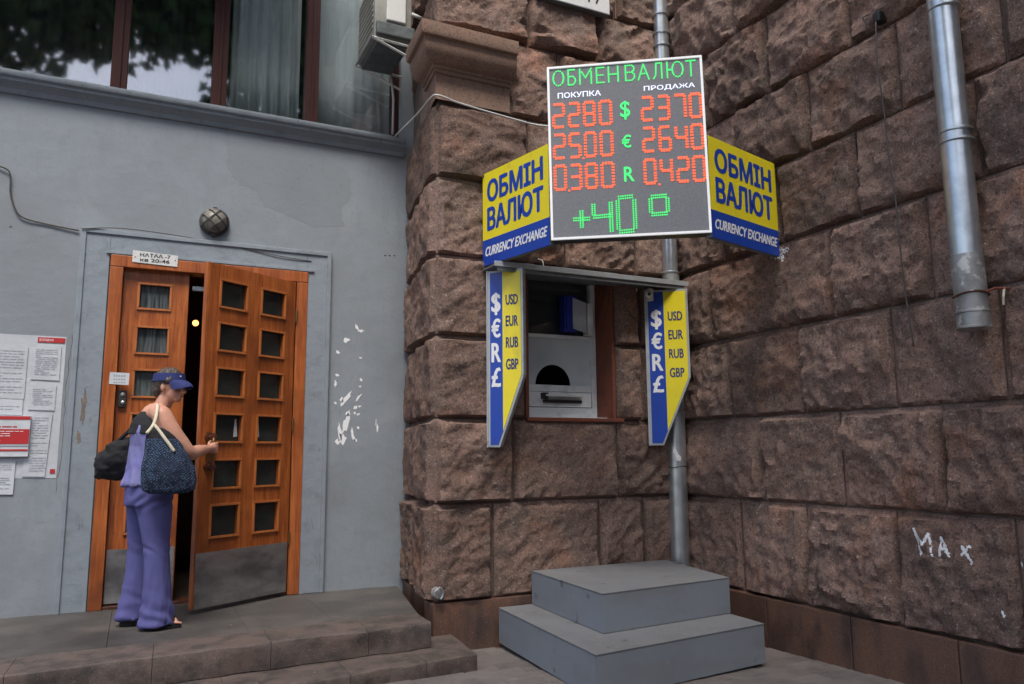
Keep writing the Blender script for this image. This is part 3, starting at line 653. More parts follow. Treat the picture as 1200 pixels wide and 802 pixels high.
# name plate, notice, keypad
o = thing('door_number_plate', (.045, 6.51, 2.57), 'white enamel plate with black lettering above the closed door leaf', 'sign')
PO = (0, 6.511, 0)
MB().prism([(-.115, 2.588), (.207, 2.578), (.209, 2.668), (-.113, 2.682)], (1, 0, 0), (0, 0, 1), (0, -1, 0), PO, 0, .005, bev=.001).build('plate', M['whitemetal'], o)
tx = MB(); put_text(tx, 'НАТАА -7', PO, (1, 0, 0), (0, 0, 1), (0, -1, 0), (-.062, 2.636, .155, 2.666), off=.02, lift=.0065); put_text(tx, 'кв 20-46', PO, (1, 0, 0), (0, 0, 1), (0, -1, 0), (-.060, 2.598, .150, 2.626), off=.02, lift=.0065)
tx.build('lettering', M['blackprint'], o)
for x in (-.095, .19): MB().ball((x, 6.505, 2.63), (.005, .002, .005), 8, 6).build('screw', M['brass'], o)
def sheet(name, quad, y, m, label, cat='notice', group=None, n=8, amp=.004, parent=None, seed=0, th=.0012):
    (x0, z0), (x1, z1), (x2, z2), (x3, z3) = quad; vs = []; fs = []
    for j in range(n + 1):
        v = j / n
        for i in range(n + 1):
            u = i / n; x = (x0 * (1 - u) + x1 * u) * (1 - v) + (x3 * (1 - u) + x2 * u) * v; z = (z0 * (1 - u) + z1 * u) * (1 - v) + (z3 * (1 - u) + z2 * u) * v
            yy = y - th - abs(amp * fbm(np.array([x * 7 + seed, z * 7, seed * 3.1]), 2)); vs.append((x, yy, z))
    for j in range(n):
        for i in range(n): a = j * (n + 1) + i; fs.append((a, a + 1, a + n + 2, a + n + 1))
    k = len(vs); vs += [(x, y, z) for x, _, z in vs]; fs += [tuple(k + i for i in f)[::-1] for f in fs]
    rim = [i for i in range(n + 1)] + [(j + 1) * (n + 1) - 1 for j in range(1, n + 1)] + [n * (n + 1) + i for i in range(n - 1, -1, -1)] + [j * (n + 1) for j in range(n - 1, 0, -1)]
    for a, b in zip(rim, rim[1:] + rim[:1]): fs.append((b, a, a + k, b + k))
    o = MB().add(vs, fs).build(name, m, parent, smooth=30)
    if label: tag(o, label, cat, group)
    return o
def lines(x0, x1, z0, z1, y, n, parent, m='print', seed=0, t=.0035):
    rg = random.Random(seed); mb = MB()
    for k in range(n):
        z = z1 - (z1 - z0) * (k + .5) / n
        if rg.random() < .1: continue
        x = x0 + rg.choice([0, 0, .01])
        while x < x1 - .01:
            wd = min(rg.uniform(.02, .06), x1 - x); mb.prism([(x, z), (x + wd, z), (x + wd, z + t), (x, z + t)], (1, 0, 0), (0, 0, 1), (0, -1, 0), (0, y, 0), 0, .0004); x += wd + .006
            if rg.random() < .12: break
    return tag(mb.build('printed_lines', M[m], parent), kind='stuff')
nt_ = thing('door_notice', (-.15, 6.57, 1.63), 'small white typed notice pinned on the closed door leaf above the keypad', 'notice')
sheet('sheet', [(-.218, 1.640), (-.085, 1.635), (-.083, 1.725), (-.216, 1.73)], 6.512, M['paper'], None, parent=nt_, amp=.001)
tx = MB()
for i, (a, b) in enumerate(((1.695, 1.71), (1.670, 1.682), (1.648, 1.657))):
    for x in np.arange(-.19, -.11, .017): tx.prism([(x, a), (x + .012, a), (x + .012, b), (x, b)], (1, 0, 0), (0, 0, 1), (0, -1, 0), (0, 6.5105, 0), 0, .0005)
tx.build('printed_lines', M['print'], nt_)
kp = thing('door_keypad', (-.12, 6.57, 1.46), 'black rectangular keypad with a round button, mounted below the small door notice', 'keypad')
MB().box((-.152, 6.548, 1.470), (-.094, 6.5745, 1.598), bev=.008).build('housing', M['cage'], kp, smooth=40)
MB().ball((-.122, 6.545, 1.565), (.016, .006, .016), 14, 8).build('speaker', M['galv_dirty'], kp, smooth=True)
MB().ball((-.118, 6.545, 1.505), (.015, .008, .015), 14, 8).build('button', M['galv'], kp, smooth=True)

# ================================================================== CAGED LAMP, CABLES
bl = thing('bulkhead_lamp', (.466, 6.54, 2.88), 'round caged bulkhead lamp on the grey wall above the door', 'lamp')
c = Vector((.466, 6.55, 2.985))
MB().tube([c, c + Vector((0, -.03, 0)), c + Vector((0, -.038, 0))], [.115, .115, .105], 32).build('base', M['cage'], bl, smooth=40)
MB().ball(c + Vector((0, -.035, 0)), (.094, .07, .094), 28, 14).build('glass_dome', M['lampglass'], bl, smooth=True)
cg = MB()
for a0 in (R(45), R(135)):
    for off in (-.035, .035):
        pts = []
        for t in np.linspace(-1, 1, 13):
            u = t * .1; x = u * math.cos(a0) - off * math.sin(a0); z = u * math.sin(a0) + off * math.cos(a0)
            rr = min((x * x + z * z) / (.104 ** 2), 1); pts.append(c + Vector((x, -.035 - .078 * math.sqrt(1 - rr), z)))
        cg.tube(pts, .0045, 6)
cg.build('wire_cage', M['cage'], bl, smooth=True)
for zz in (-.112, .112): MB().box((.45, 6.515, 2.985 + zz - .012), (.482, 6.55, 2.985 + zz + .012), bev=.004).build('lug', M['cage'], bl)
def wire(pts, r, m, label, name='cable', n=8, sub=6):
    P = [Vector(p) for p in pts]; out = []
    for i in range(len(P) - 1):
        p0 = P[max(i - 1, 0)]; p1 = P[i]; p2 = P[i + 1]; p3 = P[min(i + 2, len(P) - 1)]
        for k in range(sub):
            t = k / sub; out.append(.5 * ((2 * p1) + (p2 - p0) * t + (2 * p0 - 5 * p1 + 4 * p2 - p3) * t * t + (3 * p1 - p0 - 3 * p2 + p3) * t ** 3))
    out.append(P[-1]); o = MB().tube(out, r, n).build(name, m, smooth=True); return tag(o, label, 'cable')
wire([(-1.6, 6.54, 3.27), (-1.2, 6.54, 3.25), (-1.0, 6.53, 3.215), (-.955, 6.53, 3.16), (-.945, 6.535, 3.03), (-.90, 6.535, 2.90), (-.84, 6.535, 2.85), (-.70, 6.54, 2.825), (-.49, 6.535, 2.80)], .006, M['darkwire'], 'thin grey cable sagging down the grey wall left of the door surround')
wire([(-.47, 6.505, 2.81), (-.2, 6.51, 2.845), (.2, 6.515, 2.835), (.6, 6.52, 2.80), (1.0, 6.515, 2.75), (1.25, 6.52, 2.735)], .0035, M['darkwire'], 'thin dark wire running along the top of the door surround')
wire([(1.95, 6.44, 3.95), (1.93, 6.0, 3.89), (1.905, 5.6, 3.835), (1.885, 5.30, 3.805), (1.92, 5.225, 3.795), (2.1, 5.235, 3.77), (2.5, 5.23, 3.73), (2.75, 5.20, 3.70), (2.9, 5.1, 3.68)], .008, M['wire'], 'white cable running round the stone corner below the capital to the rate board')
wire([(4.09, 3.115, 3.80), (4.06, 3.105, 3.5), (4.08, 3.10, 3.2), (4.075, 3.09, 2.9), (4.08, 3.07, 2.61), (4.07, 3.06, 2.35), (4.075, 3.05, 2.0), (4.08, 3.03, 1.7)], .005, M['darkwire'], 'thin dark wire hanging down the right stone wall from a small black box')
wire([(2.74, 5.20, 2.60), (2.735, 5.12, 2.56), (2.73, 5.10, 2.50), (2.735, 5.12, 2.45)], .004, M['wire'], 'short loose white wire end hanging beneath the rate board')
jb = thing('junction_box', (4.10, 3.1, 3.77), 'small black junction box on the right stone wall at the head of the hanging wire', 'box')
MB().box((4.09, 3.085, 3.80), (4.16, 3.14, 3.87), bev=.012).build('housing', M['black'], jb)
MB().tube([(4.06, 3.14, 3.86), (4.03, 3.16, 3.84), (4.05, 3.14, 3.76)], .006, 6).build('wire_tail', M['darkwire'], jb)

# ================================================================== DOWNPIPES
p1 = thing('drainpipe', (4.045, 5.2, -.2), 'tall galvanised drainpipe in the stone corner behind the grey steps and signs', 'drainpipe', 'galvanised drainpipes')
MB().tube([(4.048, 5.255, 5.6), (4.048, 5.255, 2.62)], .066, 28).build('pipe_section', M['galv'], p1, smooth=40)
MB().tube([(4.049, 5.255, 2.615), (4.047, 5.255, 1.42), (4.045, 5.255, 1.415)], [.073, .072, .072], 28).build('pipe_section', M['galv_dirty'], p1, smooth=40)
MB().tube([(4.045, 5.255, 1.41), (4.043, 5.26, .0), (4.043, 5.26, -.2)], .077, 28).build('pipe_section', M['galv'], p1, smooth=40)
for z in (5.0, 4.82, 4.70, 2.62, 1.42): MB().tube([(4.048, 5.255, z - .012), (4.048, 5.255, z - .006), (4.048, 5.255, z + .006), (4.048, 5.255, z + .012)], [.068, .078, .078, .068], 28).build('seam_ring', M['galv'], p1, smooth=50)
MB().tube([(4.045 + .079 * math.cos(a), 5.258 + .079 * math.sin(a), .98 + .006 * math.sin(3 * a)) for a in np.linspace(0, 6.283, 30)], .0045, 6).build('binding_wire', M['cage'], p1)
mb = MB(); mb.box((3.975, 5.172, 1.03), (4.005, 5.185, 1.06)); mb.prism([(3.93, 1.10), (3.96, 1.06), (4.0, 1.02), (4.01, 1.06), (3.985, 1.08), (3.95, 1.14)], (1, 0, 0), (0, 0, 1), (0, -1, 0), (0.02, 5.187, 0), 0, .006)
o = mb.build('torn_sticker', M['white']); tag(o, 'torn white sticker scrap on the corner drainpipe just above the wire tie', 'sticker')
o = MB().tube([(4.045, 5.24, 2.12), (4.045, 5.24, 1.72)], .0735, 28).build('torn_sticker', M['galv_dirty']); tag(o, 'peeling grey paper wrapped on the corner drainpipe beside the right exchange sign', 'sticker')
p2 = thing('drainpipe', (4.03, 2.625, 1.73), 'galvanised drainpipe on the right wall ending in mid air with a weathered lower end', 'drainpipe', 'galvanised drainpipes')
MB().tube([(4.03, 2.64, 5.6), (4.03, 2.63, 2.14)], .078, 32).build('pipe_section', M['galv'], p2, smooth=40)
MB().tube([(4.03, 2.63, 2.15), (4.03, 2.625, 1.86)], .081, 32).build('pipe_section', M['galv_dirty'], p2, smooth=40)
MB().tube([(4.03, 2.625, 1.86), (4.03, 2.622, 1.745)], .082, 32, cap=False).build('pipe_section', M['galv_dirty'], p2, smooth=40)
MB().tube([(4.03, 2.622, 1.80), (4.03, 2.622, 1.747)], .070, 32).build('pipe_bore', M['black'], p2, smooth=40)
for z in (3.60, 2.86, 2.80, 1.835, 1.75): MB().tube([(4.03, 2.625, z - .010), (4.03, 2.625, z - .005), (4.03, 2.625, z + .005), (4.03, 2.625, z + .010)], [.080, .087, .087, .080], 32).build('seam_ring', M['galv'] if z > 2.2 else M['galv_dirty'], p2, smooth=50)
MB().tube([(4.03 + .086 * math.cos(a), 2.625 + .086 * math.sin(a), 1.93 + .008 * math.sin(2 * a)) for a in np.linspace(0, 6.283, 30)], .006, 6).build('binding_wire', M['wood_dark'], p2)
MB().tube([(4.03, 2.545, 1.93), (4.05, 2.51, 1.945), (4.12, 2.50, 1.95), (4.2, 2.50, 1.95)], .008, 6).build('wall_hook', M['rust_paint'], p2)
MB().tube([(4.12, 2.50, 1.955), (4.09, 2.49, 1.90), (4.10, 2.50, 1.86)], .006, 6).build('wire_tail', M['cream'], p2)

# ================================================================== AIR CONDITIONER
ac = thing('air_conditioner', (1.75, 6.2, 4.5), 'old white air conditioner on metal brackets beside the stone capital', 'air conditioner')
ax0, ax1, ay0, ay1, az = 1.605, 1.93, 5.93, 6.50, 4.58
MB().box((ax0, ay0 + .02, az), (ax1, ay1, 5.15), bev=.012).build('casing', M['ac'], ac, smooth=40)
MB().box((ax0 + .10, ay0 - .012, az + .16), (ax1 - .06, ay0 + .025, 5.10), bev=.008).build('end_panel', M['whitemetal'], ac)
mb = MB()
for k in range(9): mb.box((ax0 - .006, ay0 + .06, az + .10 + .05 * k), (ax0 + .004, ay1 - .05, az + .118 + .05 * k))
mb.build('vent_louvres', M['ac'], ac)
MB().box((ax0 + .01, ay0 - .02, az + .02), (ax1 + .02, ay0 + .02, az + .13), bev=.01).build('drip_pan', M['ac_dark'], ac)
MB().box((ax0 + .02, ay0 + .04, az - .05), (ax1 - .02, ay1 - .03, az + .001), bev=.02).build('underside', M['ac_dark'], ac)
for y_ in (ay0 + .01, ay1 - .02):
    MB().tube([(ax0 - .02, y_, az - .015), (2.02, y_, az - .035)], .013, 4).build('bracket_arm', M['whitemetal'], ac)
    MB().tube([(ax0 - .01, y_, az - .02), (2.0, y_, az - .16)], .012, 4).build('bracket_strut', M['whitemetal'], ac)
MB().tube([(ax0 - .015, ay0, az - .01), (ax0 - .015, ay1, az - .01)], .010, 4).build('bracket_rail', M['greymetal'], ac)
MB().tube([(1.90, 6.45, 4.55), (1.93, 6.45, 4.3), (1.93, 6.46, 3.97)], .011, 10).build('drain_hose', M['wire'], ac, smooth=True)
MB().tube([(1.93, 5.95, 4.86), (2.02, 5.93, 4.83)], .016, 10).build('pipe_stub', M['wire'], ac, smooth=True)

# ================================================================== ADDRESS PLATE (top, cut by the frame)
ap = thing('address_plate', (3.1, 5.2, 4.8), 'white house number plate showing 17 on the stone above the rate board', 'sign')
oa = Vector((3.46, 5.22, 4.865)); ea = Vector((-1, .0, 0)).normalized()
MB().box((2.78, 5.205, 4.84), (3.47, 5.262, 5.30), bev=.004).build('plate', M['whitemetal'], ap)
tx = MB(); put_text(tx, '17', (0, 5.205, 0), (1, 0, 0), (0, 0, 1), (0, -1, 0), (3.25, 4.90, 3.40, 5.12), off=.0, shear=.15, lift=.002)
tx.build('numerals', M['blackprint'], ap)
MB().box((2.78, 5.20, 4.832), (3.47, 5.27, 4.841)).build('bottom_rim', M['greymetal'], ap)

# ================================================================== RATE BOARD with its two wings
LJ = Vector((2.478, 4.51, 0)); RJ = Vector((3.325, 3.835, 0))
board = thing('exchange_rate_board', (2.9, 4.17, 2.5), 'large angled electronic exchange rate board with red and green figures and yellow-blue side panels', 'sign')
be1 = (RJ - LJ).normalized(); be3 = Vector((be1.y, -be1.x, 0)); Z = Vector((0, 0, 1))
TL, TR_, BR, BL_ = (-.012, 3.803), (1.052, 3.758), (1.066, 2.520), (.0, 2.542)
def bq(a, b):      # a across 0..1, b down 0..1 -> (s, z)
    return ((TL[0] * (1 - a) + TR_[0] * a) * (1 - b) + (BL_[0] * (1 - a) + BR[0] * a) * b, (TL[1] * (1 - a) + TR_[1] * a) * (1 - b) + (BL_[1] * (1 - a) + BR[1] * a) * b)
LO = LJ + be3 * .0
def quadp(a0, b0, a1, b1): return [bq(a0, b1), bq(a1, b1), bq(a1, b0), bq(a0, b0)]
MB().prism(quadp(.0, .0, 1, 1), be1, Z, be3, LO, -.11, -.006, bev=.003).build('housing', M['cage'], board)
MB().prism(quadp(.012, .010, .988, .990), be1, Z, be3, LO, -.02, .0).build('display_face', M['ledboard'], board)
f_ = .0145
for q in ((0, 0, 1, f_ * .85), (0, 1 - f_ * .85, 1, 1), (0, f_ * .85, f_, 1 - f_ * .85), (1 - f_, f_ * .85, 1, 1 - f_ * .85)):
    MB().prism(quadp(*q), be1, Z, be3, LO, -.008, .008, bev=.002).build('frame_strip', M['ledframe'], board)
def dots(mb, pts, w_=.010, h_=.010):
    for (s, z) in pts: mb.prism([(s - w_ / 2, z - h_ / 2), (s + w_ / 2, z - h_ / 2), (s + w_ / 2, z + h_ / 2), (s - w_ / 2, z + h_ / 2)], be1, Z, be3, LO, .0, .003)
def stroke_dots(poly, pitch):
    out = []
    for a, b in zip(poly[:-1], poly[1:]):
        L = math.hypot(b[0] - a[0], b[1] - a[1]); n = max(1, round(L / pitch))
        out += [(a[0] + (b[0] - a[0]) * k / n, a[1] + (b[1] - a[1]) * k / n) for k in range(n + 1)]
    res = []
    for p in out:
        if all(math.hypot(p[0] - q[0], p[1] - q[1]) > pitch * .55 for q in res): res.append(p)
    return res
def ell(cx, cy, rx, ry, n=16): return [(cx + rx * math.sin(6.283 * k / n), cy - ry * math.cos(6.283 * k / n)) for k in range(n + 1)]
F = {'О': [ell(.5, .5, .5, .5)], 'Б': [[(.9, 0), (0, 0), (0, 1), (.7, 1), (1, .82), (1, .62), (.7, .45), (0, .45)]], 'М': [[(0, 1), (0, 0), (.5, .6), (1, 0), (1, 1)]],
     'Е': [[(1, 0), (0, 0), (0, 1), (1, 1)], [(0, .5), (.85, .5)]], 'Н': [[(0, 0), (0, 1)], [(1, 0), (1, 1)], [(0, .5), (1, .5)]],
     'В': [[(0, 0), (.7, 0), (.95, .12), (.95, .34), (.7, .46), (0, .46)], [(.7, .46), (1, .62), (1, .84), (.7, 1), (0, 1), (0, 0)]], 'А': [[(0, 1), (.5, 0), (1, 1)], [(.22, .62), (.78, .62)]],
     'Л': [[(0, 1), (.25, .8), (.35, 0), (1, 0), (1, 1)]], 'Ю': [[(0, 0), (0, 1)], [(0, .5), (.3, .5)], ell(.66, .5, .34, .5)], 'Т': [[(0, 0), (1, 0)], [(.5, 0), (.5, 1)]]}
head = [('О', .036, .114), ('Б', .137, .191), ('М', .214, .297), ('Е', .324, .379), ('Н', .402, .471), ('В', .512, .576), ('А', .594, .668), ('Л', .69, .75), ('Ю', .777, .883), ('Т', .897, .96)]
for ch, a0, a1 in head:
    mb = MB()
    for poly in F[ch]:
        P = [bq(a0 + .004 + (a1 - a0 - .008) * x, .026 + .088 * y_) for x, y_ in poly]; dots(mb, stroke_dots(P, .0125), .0095, .0095)
    mb.build('led_letter', M['ledgreen'], board)
SEG = {'0': 'abcdef', '1': 'bc', '2': 'abged', '3': 'abgcd', '4': 'fgbc', '5': 'afgcd', '6': 'afgedc', '7': 'abc', '8': 'abcdefg', '9': 'abcdfg'}
SG = {'a': ((.12, 0), (.88, 0)), 'b': ((1, .07), (1, .43)), 'c': ((1, .57), (1, .93)), 'd': ((.12, 1), (.88, 1)), 'e': ((0, .57), (0, .93)), 'f': ((0, .07), (0, .43)), 'g': ((.12, .5), (.88, .5))}
def digit(ch, a0, a1, b0, b1, m, dw=.0165, dot=(.0195, .0118), n=(4, 4), name='led_digit'):
    mb = MB()
    for s in SEG[ch]:
        (x0, y0), (x1, y1) = SG[s]; hor = s in 'adg'; k = n[0] if hor else n[1]
        for i in range(k):
            t = i / (k - 1); p = bq(a0 + (a1 - a0) * (x0 + (x1 - x0) * t), b0 + (b1 - b0) * (y0 + (y1 - y0) * t))
            dots(mb, [p], dot[0] if not hor else .0118, dot[1] if not hor else .0195)
    return mb.build(name, m, board)
def number(txt, aa, b0, b1):
    i = 0
    for ch in txt:
        if ch == '.':
            mb = MB(); dots(mb, [bq(aa[i - 1][1] + .014, b1 + .004)], .012, .012); mb.build('led_point', M['ledred'], board); continue
        digit(ch, aa[i][0] + .008, aa[i][1] - .008, b0 + .006, b1 - .006, M['ledred']); i += 1
ac_ = [(.028, .112), (.132, .212), (.232, .312), (.334, .420)]; ad_ = [(.604, .684), (.706, .786), (.808, .888), (.905, .985)]
for t, a, b0, b1 in (('2280', ac_, .218, .362), ('2370', ad_, .214, .357), ('25.00', ac_, .396, .542), ('2640', ad_, .391, .535), ('0.380', ac_, .576, .722), ('0.420', ad_, .572, .716)): number(t, a, b0, b1)
def btext(s, a0, b0, a1, b1, m, off=0., nm='led_letter'):
    mb = MB(); put_text(mb, s, LO, be1, Z, be3, (a0, b1, a1, b0), off=off, lift=.003, fn=lambda a, b: bq(a, b)); return mb.build(nm, m, board)
btext('ПОКУПКА', .068, .157, .352, .190, M['ledwhite'], .012, 'column_heading'); btext('ПРОДАЖА', .628, .154, .948, .187, M['ledwhite'], .012, 'column_heading')
btext('$', .472, .232, .535, .340, M['ledgreen'], .008, 'currency_symbol'); btext('€', .474, .428, .535, .502, M['ledgreen'], .012, 'currency_symbol'); btext('R', .480, .610, .545, .694, M['ledgreen'], .012, 'currency_symbol')
def double(name, segs):
    mb = MB()
    for (p, q) in segs:
        P = bq(*p), bq(*q); dx, dz = P[1][0] - P[0][0], P[1][1] - P[0][1]; L = math.hypot(dx, dz); nx, nz = -dz / L * .0085, dx / L * .0085
        for sg in (-1, 1): dots(mb, stroke_dots([(P[0][0] + nx * sg, P[0][1] + nz * sg), (P[1][0] + nx * sg, P[1][1] + nz * sg)], .0145), .0095, .0095)
    return mb.build(name, M['ledgreen'], board)
double('led_symbol', [((.15, .89), (.25, .89)), ((.20, .845), (.20, .935))])
double('led_digit', [((.278, .812), (.278, .868)), ((.278, .882), (.385, .878)), ((.388, .806), (.388, .966))])
double('led_digit', [((.440, .782), (.525, .778)), ((.432, .80), (.432, .955)), ((.537, .80), (.537, .955)), ((.440, .972), (.525, .968))])
double('led_symbol', [((.645, .787), (.735, .785)), ((.638, .80), (.638, .87)), ((.742, .80), (.742, .87)), ((.645, .885), (.735, .883))])
# wings
def wing(p0, p1, zt, zb, nm_order, flip=1):
    p0 = Vector((*p0, 0)); p1 = Vector((*p1, 0)); e = (p1 - p0).normalized(); W = (p1 - p0).length; n = Vector((e.y, -e.x, 0))
    z0, z1 = zb, zt; H = z1 - z0; zs = z0 + H * .272
    MB().prism([(0, z0), (W, z0), (W, z1), (0, z1)], e, Z, n, p0, -.05, -.003, bev=.003).build('wing_housing', M['greymetal'], board)
    MB().prism([(0, zs), (W, zs), (W, z1), (0, z1)], e, Z, n, p0, -.003, 0).build('wing_panel', M['yellow'], board)
    MB().prism([(0, z0), (W, z0), (W, zs), (0, zs)], e, Z, n, p0, -.003, .0).build('wing_panel', M['blue'], board)
    for s, (a, b) in (('ОБМІН', (.672, .900)), ('ВАЛЮТ', (.365, .605))):
        tx = MB(); put_text(tx, s, p0, e, Z, n, (W * .085, z0 + H * a, W * .915, z0 + H * b), bold=.0085, lift=.001); tx.build('sign_lettering', M['blue'], board)
    tx = MB(); put_text(tx, 'CURRENCY EXCHANGE', p0, e, Z, n, (W * .04, z0 + H * .095, W * .955, z0 + H * .190), bold=.0030, shear=.2, lift=.001); tx.build('sign_lettering', M['white'], board)
wing((2.305, 5.285), (2.476, 4.53), 3.245, 2.515, 0)
wing((3.322, 3.855), (4.115, 4.065), 3.195, 2.493, 0)
BOX('roof_sheet', (2.34, 4.6, 3.20), (4.1, 5.28, 3.21), M['greymetal'], board) if False else None
for y0 in ((2.6, 4.62, 2.6, 5.28), (3.9, 4.08, 4.12, 4.08)): MB().tube([(y0[0], y0[1], 2.62), (y0[2], y0[3], 2.62)], .018, 8).build('support_bar', M['greymetal'], board)

# ================================================================== VERTICAL SIGNS, AWNING
def vsign(p0, p1, W, zt, zb, pts, label):
    p0 = Vector((*p0, 0)); p1 = Vector((*p1, 0)); e = (p1 - p0).normalized(); n = Vector((e.y, -e.x, 0))
    s = thing('exchange_side_sign', (p0.x, p0.y, zb), label, 'sign', 'blue and yellow currency side signs')
    MB().prism(pts, e, Z, n, p0, -.06, -.003, bev=.003).build('housing', M['frame_al'], s)
    # inset face polygons: blue left strip, yellow rest
    b = .018; wl = pts[3][0] if False else W
    zmid = pts[2][1]; xb = pts[1][0]           # pts: bottom-left, bottom-right, mid-right, top-right, top-left
    xs_ = W * .44
    slope = (W - xb) / (zmid - zb)
    def xr(z): return W - b if z >= zmid else xb - b * .9 + (z - zb) * slope
    zz = zb + (xs_ - xb + b * .9) / slope if xb - b * .9 < xs_ else zb
    zx = max(zb + b, zz)
    blue = [(.028, zb + b), (xr(zb + b), zb + b)] + [(xs_, zx), (xs_, zt - b), (.028, zt - b)]
    yel = [(xs_, zx), (W - b, zmid + .002), (W - b, zt - b), (xs_, zt - b)]
    MB().prism(blue, e, Z, n, p0, -.003, .001).build('sign_panel', M['blue'], s)
    MB().prism(yel, e, Z, n, p0, -.003, .001).build('sign_panel', M['yellow'], s)
    H = zt - zb
    for k, c_ in enumerate('$€R£'):
        zc = zt - H * (.195 + .139 * k); hh = H * (.052 if c_ != '$' else .062)
        tx = MB(); put_text(tx, c_, p0, e, Z, n, (W * .15, zc - hh, W * .375, zc + hh), bold=.005, lift=.0025); tx.build('sign_lettering', M['white'], s)
    for k, c_ in enumerate(('USD', 'EUR', 'RUB', 'GBP')):
        zc = zt - H * (.175 + .122 * k); hh = H * .029
        tx = MB(); put_text(tx, c_, p0, e, Z, n, (W * .535, zc - hh, W * .86, zc + hh), bold=.002, lift=.0025); tx.build('sign_lettering', M['navyprint'], s)
    for (x0_, x1_, z0_, z1_) in ((0, .009, zb, zt), (W - .010, W, zmid, zt)):
        MB().prism([(x0_, z0_), (x1_, z0_), (x1_, z1_), (x0_, z1_)], e, Z, n, p0, -.002, .004).build('frame_edge', M['frame_al'], s)
    return s
vsign((2.312, 5.235), (2.508, 5.035), .290, 2.468, 1.145, [(0, 1.145), (.100, 1.145), (.292, 1.67), (.292, 2.468), (0, 2.468)], 'tall blue and yellow sign board left of the exchange window')
rs = vsign((3.745, 5.225), (4.025, 5.015), .352, 2.438, 1.155, [(0, 1.155), (.120, 1.155), (.352, 1.70), (.352, 2.438), (0, 2.438)], 'tall blue and yellow sign board right of the exchange window, beside the drainpipe')
aw = thing('window_canopy', (3.2, 5.2, 2.47), 'thin grey metal canopy strip over the exchange window joining both side signs', 'canopy')
MB().box((2.30, 5.07, 2.476), (4.08, 5.33, 2.488)).build('canopy_sheet', M['greymetal'], aw)
MB().box((2.30, 5.055, 2.470), (4.08, 5.07, 2.51), bev=.003).build('canopy_edge', M['frame_al'], aw)
MB().box((2.33, 5.065, 2.44), (4.04, 5.085, 2.468), bev=.003).build('canopy_rail', M['greymetal'], aw)
sc = thing('security_camera', (3.74, 5.15, 2.33), 'small white dome camera by the top corner of the right side sign', 'camera')
MB().box((3.735, 5.14, 2.34), (3.78, 5.19, 2.44), bev=.006).build('mount', M['whitemetal'], sc)
MB().ball((3.72, 5.13, 2.385), .030, 14, 10).build('camera_body', M['whitemetal'], sc, smooth=True); MB().ball((3.712, 5.108, 2.383), .014, 12, 8).build('camera_lens', M['black'], sc, smooth=True)

# ================================================================== EXCHANGE WINDOW
ew = thing('exchange_window', (3.1, 5.6, 1.375), 'recessed cashier window with pale glass, half-round opening and sliding tray', 'window')
yw = 5.60; wx0, wx1 = 2.71, 3.476
MB().box((wx0, yw - .03, 1.375), (wx0 + .04, yw + .04, 2.53), bev=.004).build('frame_post', M['upvc'], ew)
MB().box((wx1 - .05, yw - .03, 1.375), (wx1, yw + .04, 2.53), bev=.004).build('frame_post', M['upvc'], ew)
MB().box((wx0 + .04, yw - .032, 1.375), (wx1 - .05, yw + .04, 1.47), bev=.004).build('frame_rail', M['upvc'], ew)
MB().box((wx0 + .04, yw - .028, 1.60), (wx1 - .05, yw + .04, 1.655), bev=.004).build('frame_rail', M['upvc'], ew)
MB().box((wx0 + .04, yw - .034, 2.045), (wx1 - .05, yw + .03, 2.075), bev=.003).build('frame_rail', M['upvc'], ew)
# pale backing board with half-round opening
cx_, r_ = 3.075, .165; hp = [(wx0 + .04, 1.655)] + [(cx_ - r_ * math.cos(t), 1.657 + r_ * 1.03 * math.sin(t)) for t in np.linspace(0, math.pi, 20)] + [(wx1 - .05, 1.655), (wx1 - .05, 2.045), (wx0 + .04, 2.045)]
MB().prism(hp, (1, 0, 0), (0, 0, 1), (0, -1, 0), (0, yw, 0), -.012, -.004).build('counter_screen', M['counter'], ew)
BOX('upper_pane', (wx0 + .04, yw + .0, 2.075), (wx1 - .05, yw + .008, 2.53), M['clearglass'], ew)
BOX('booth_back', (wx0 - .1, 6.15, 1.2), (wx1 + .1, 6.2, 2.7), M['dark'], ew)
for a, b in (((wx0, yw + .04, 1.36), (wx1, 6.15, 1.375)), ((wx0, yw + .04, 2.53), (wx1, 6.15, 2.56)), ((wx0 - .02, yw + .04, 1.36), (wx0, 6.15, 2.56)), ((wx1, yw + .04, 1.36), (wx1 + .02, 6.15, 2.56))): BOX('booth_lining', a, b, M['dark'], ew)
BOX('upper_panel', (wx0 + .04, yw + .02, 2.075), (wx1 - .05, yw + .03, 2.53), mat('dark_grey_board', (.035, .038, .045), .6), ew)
MB().box((wx0 + .05, yw - .045, 1.475), (wx1 - .065, yw - .0, 1.595), bev=.004).build('cash_tray', M['upvc'], ew)
MB().box((2.95, yw - .105, 1.555), (3.30, yw - .045, 1.572), bev=.003).build('tray_handle', M['whitemetal'], ew)
MB().box((2.93, yw - .10, 1.535), (2.975, yw - .045, 1.585), bev=.004).build('tray_catch', M['black'], ew)
MB().box((2.95, yw - .08, 1.505), (3.30, yw - .045, 1.53), bev=.003).build('tray_lip', M['black'], ew)
MB().box((wx0, 5.42, 1.374), (wx1 + .055, yw - .03, 1.384), bev=.002).build('sill_plate', M['upvc'], ew)
bf = thing('blue_folder', (3.25, 5.55, 2.07), 'blue folder with white price sheets hanging in the upper part of the cashier window', 'folder')
MB().box((3.135, 5.50, 2.10), (3.26, 5.59, 2.40), M4=None, bev=.006).build('folder_cover', M['bluefold'], bf)
MB().box((3.15, 5.485, 2.12), (3.175, 5.50, 2.39), bev=.002).build('folder_ridge', M['bluefold'], bf)
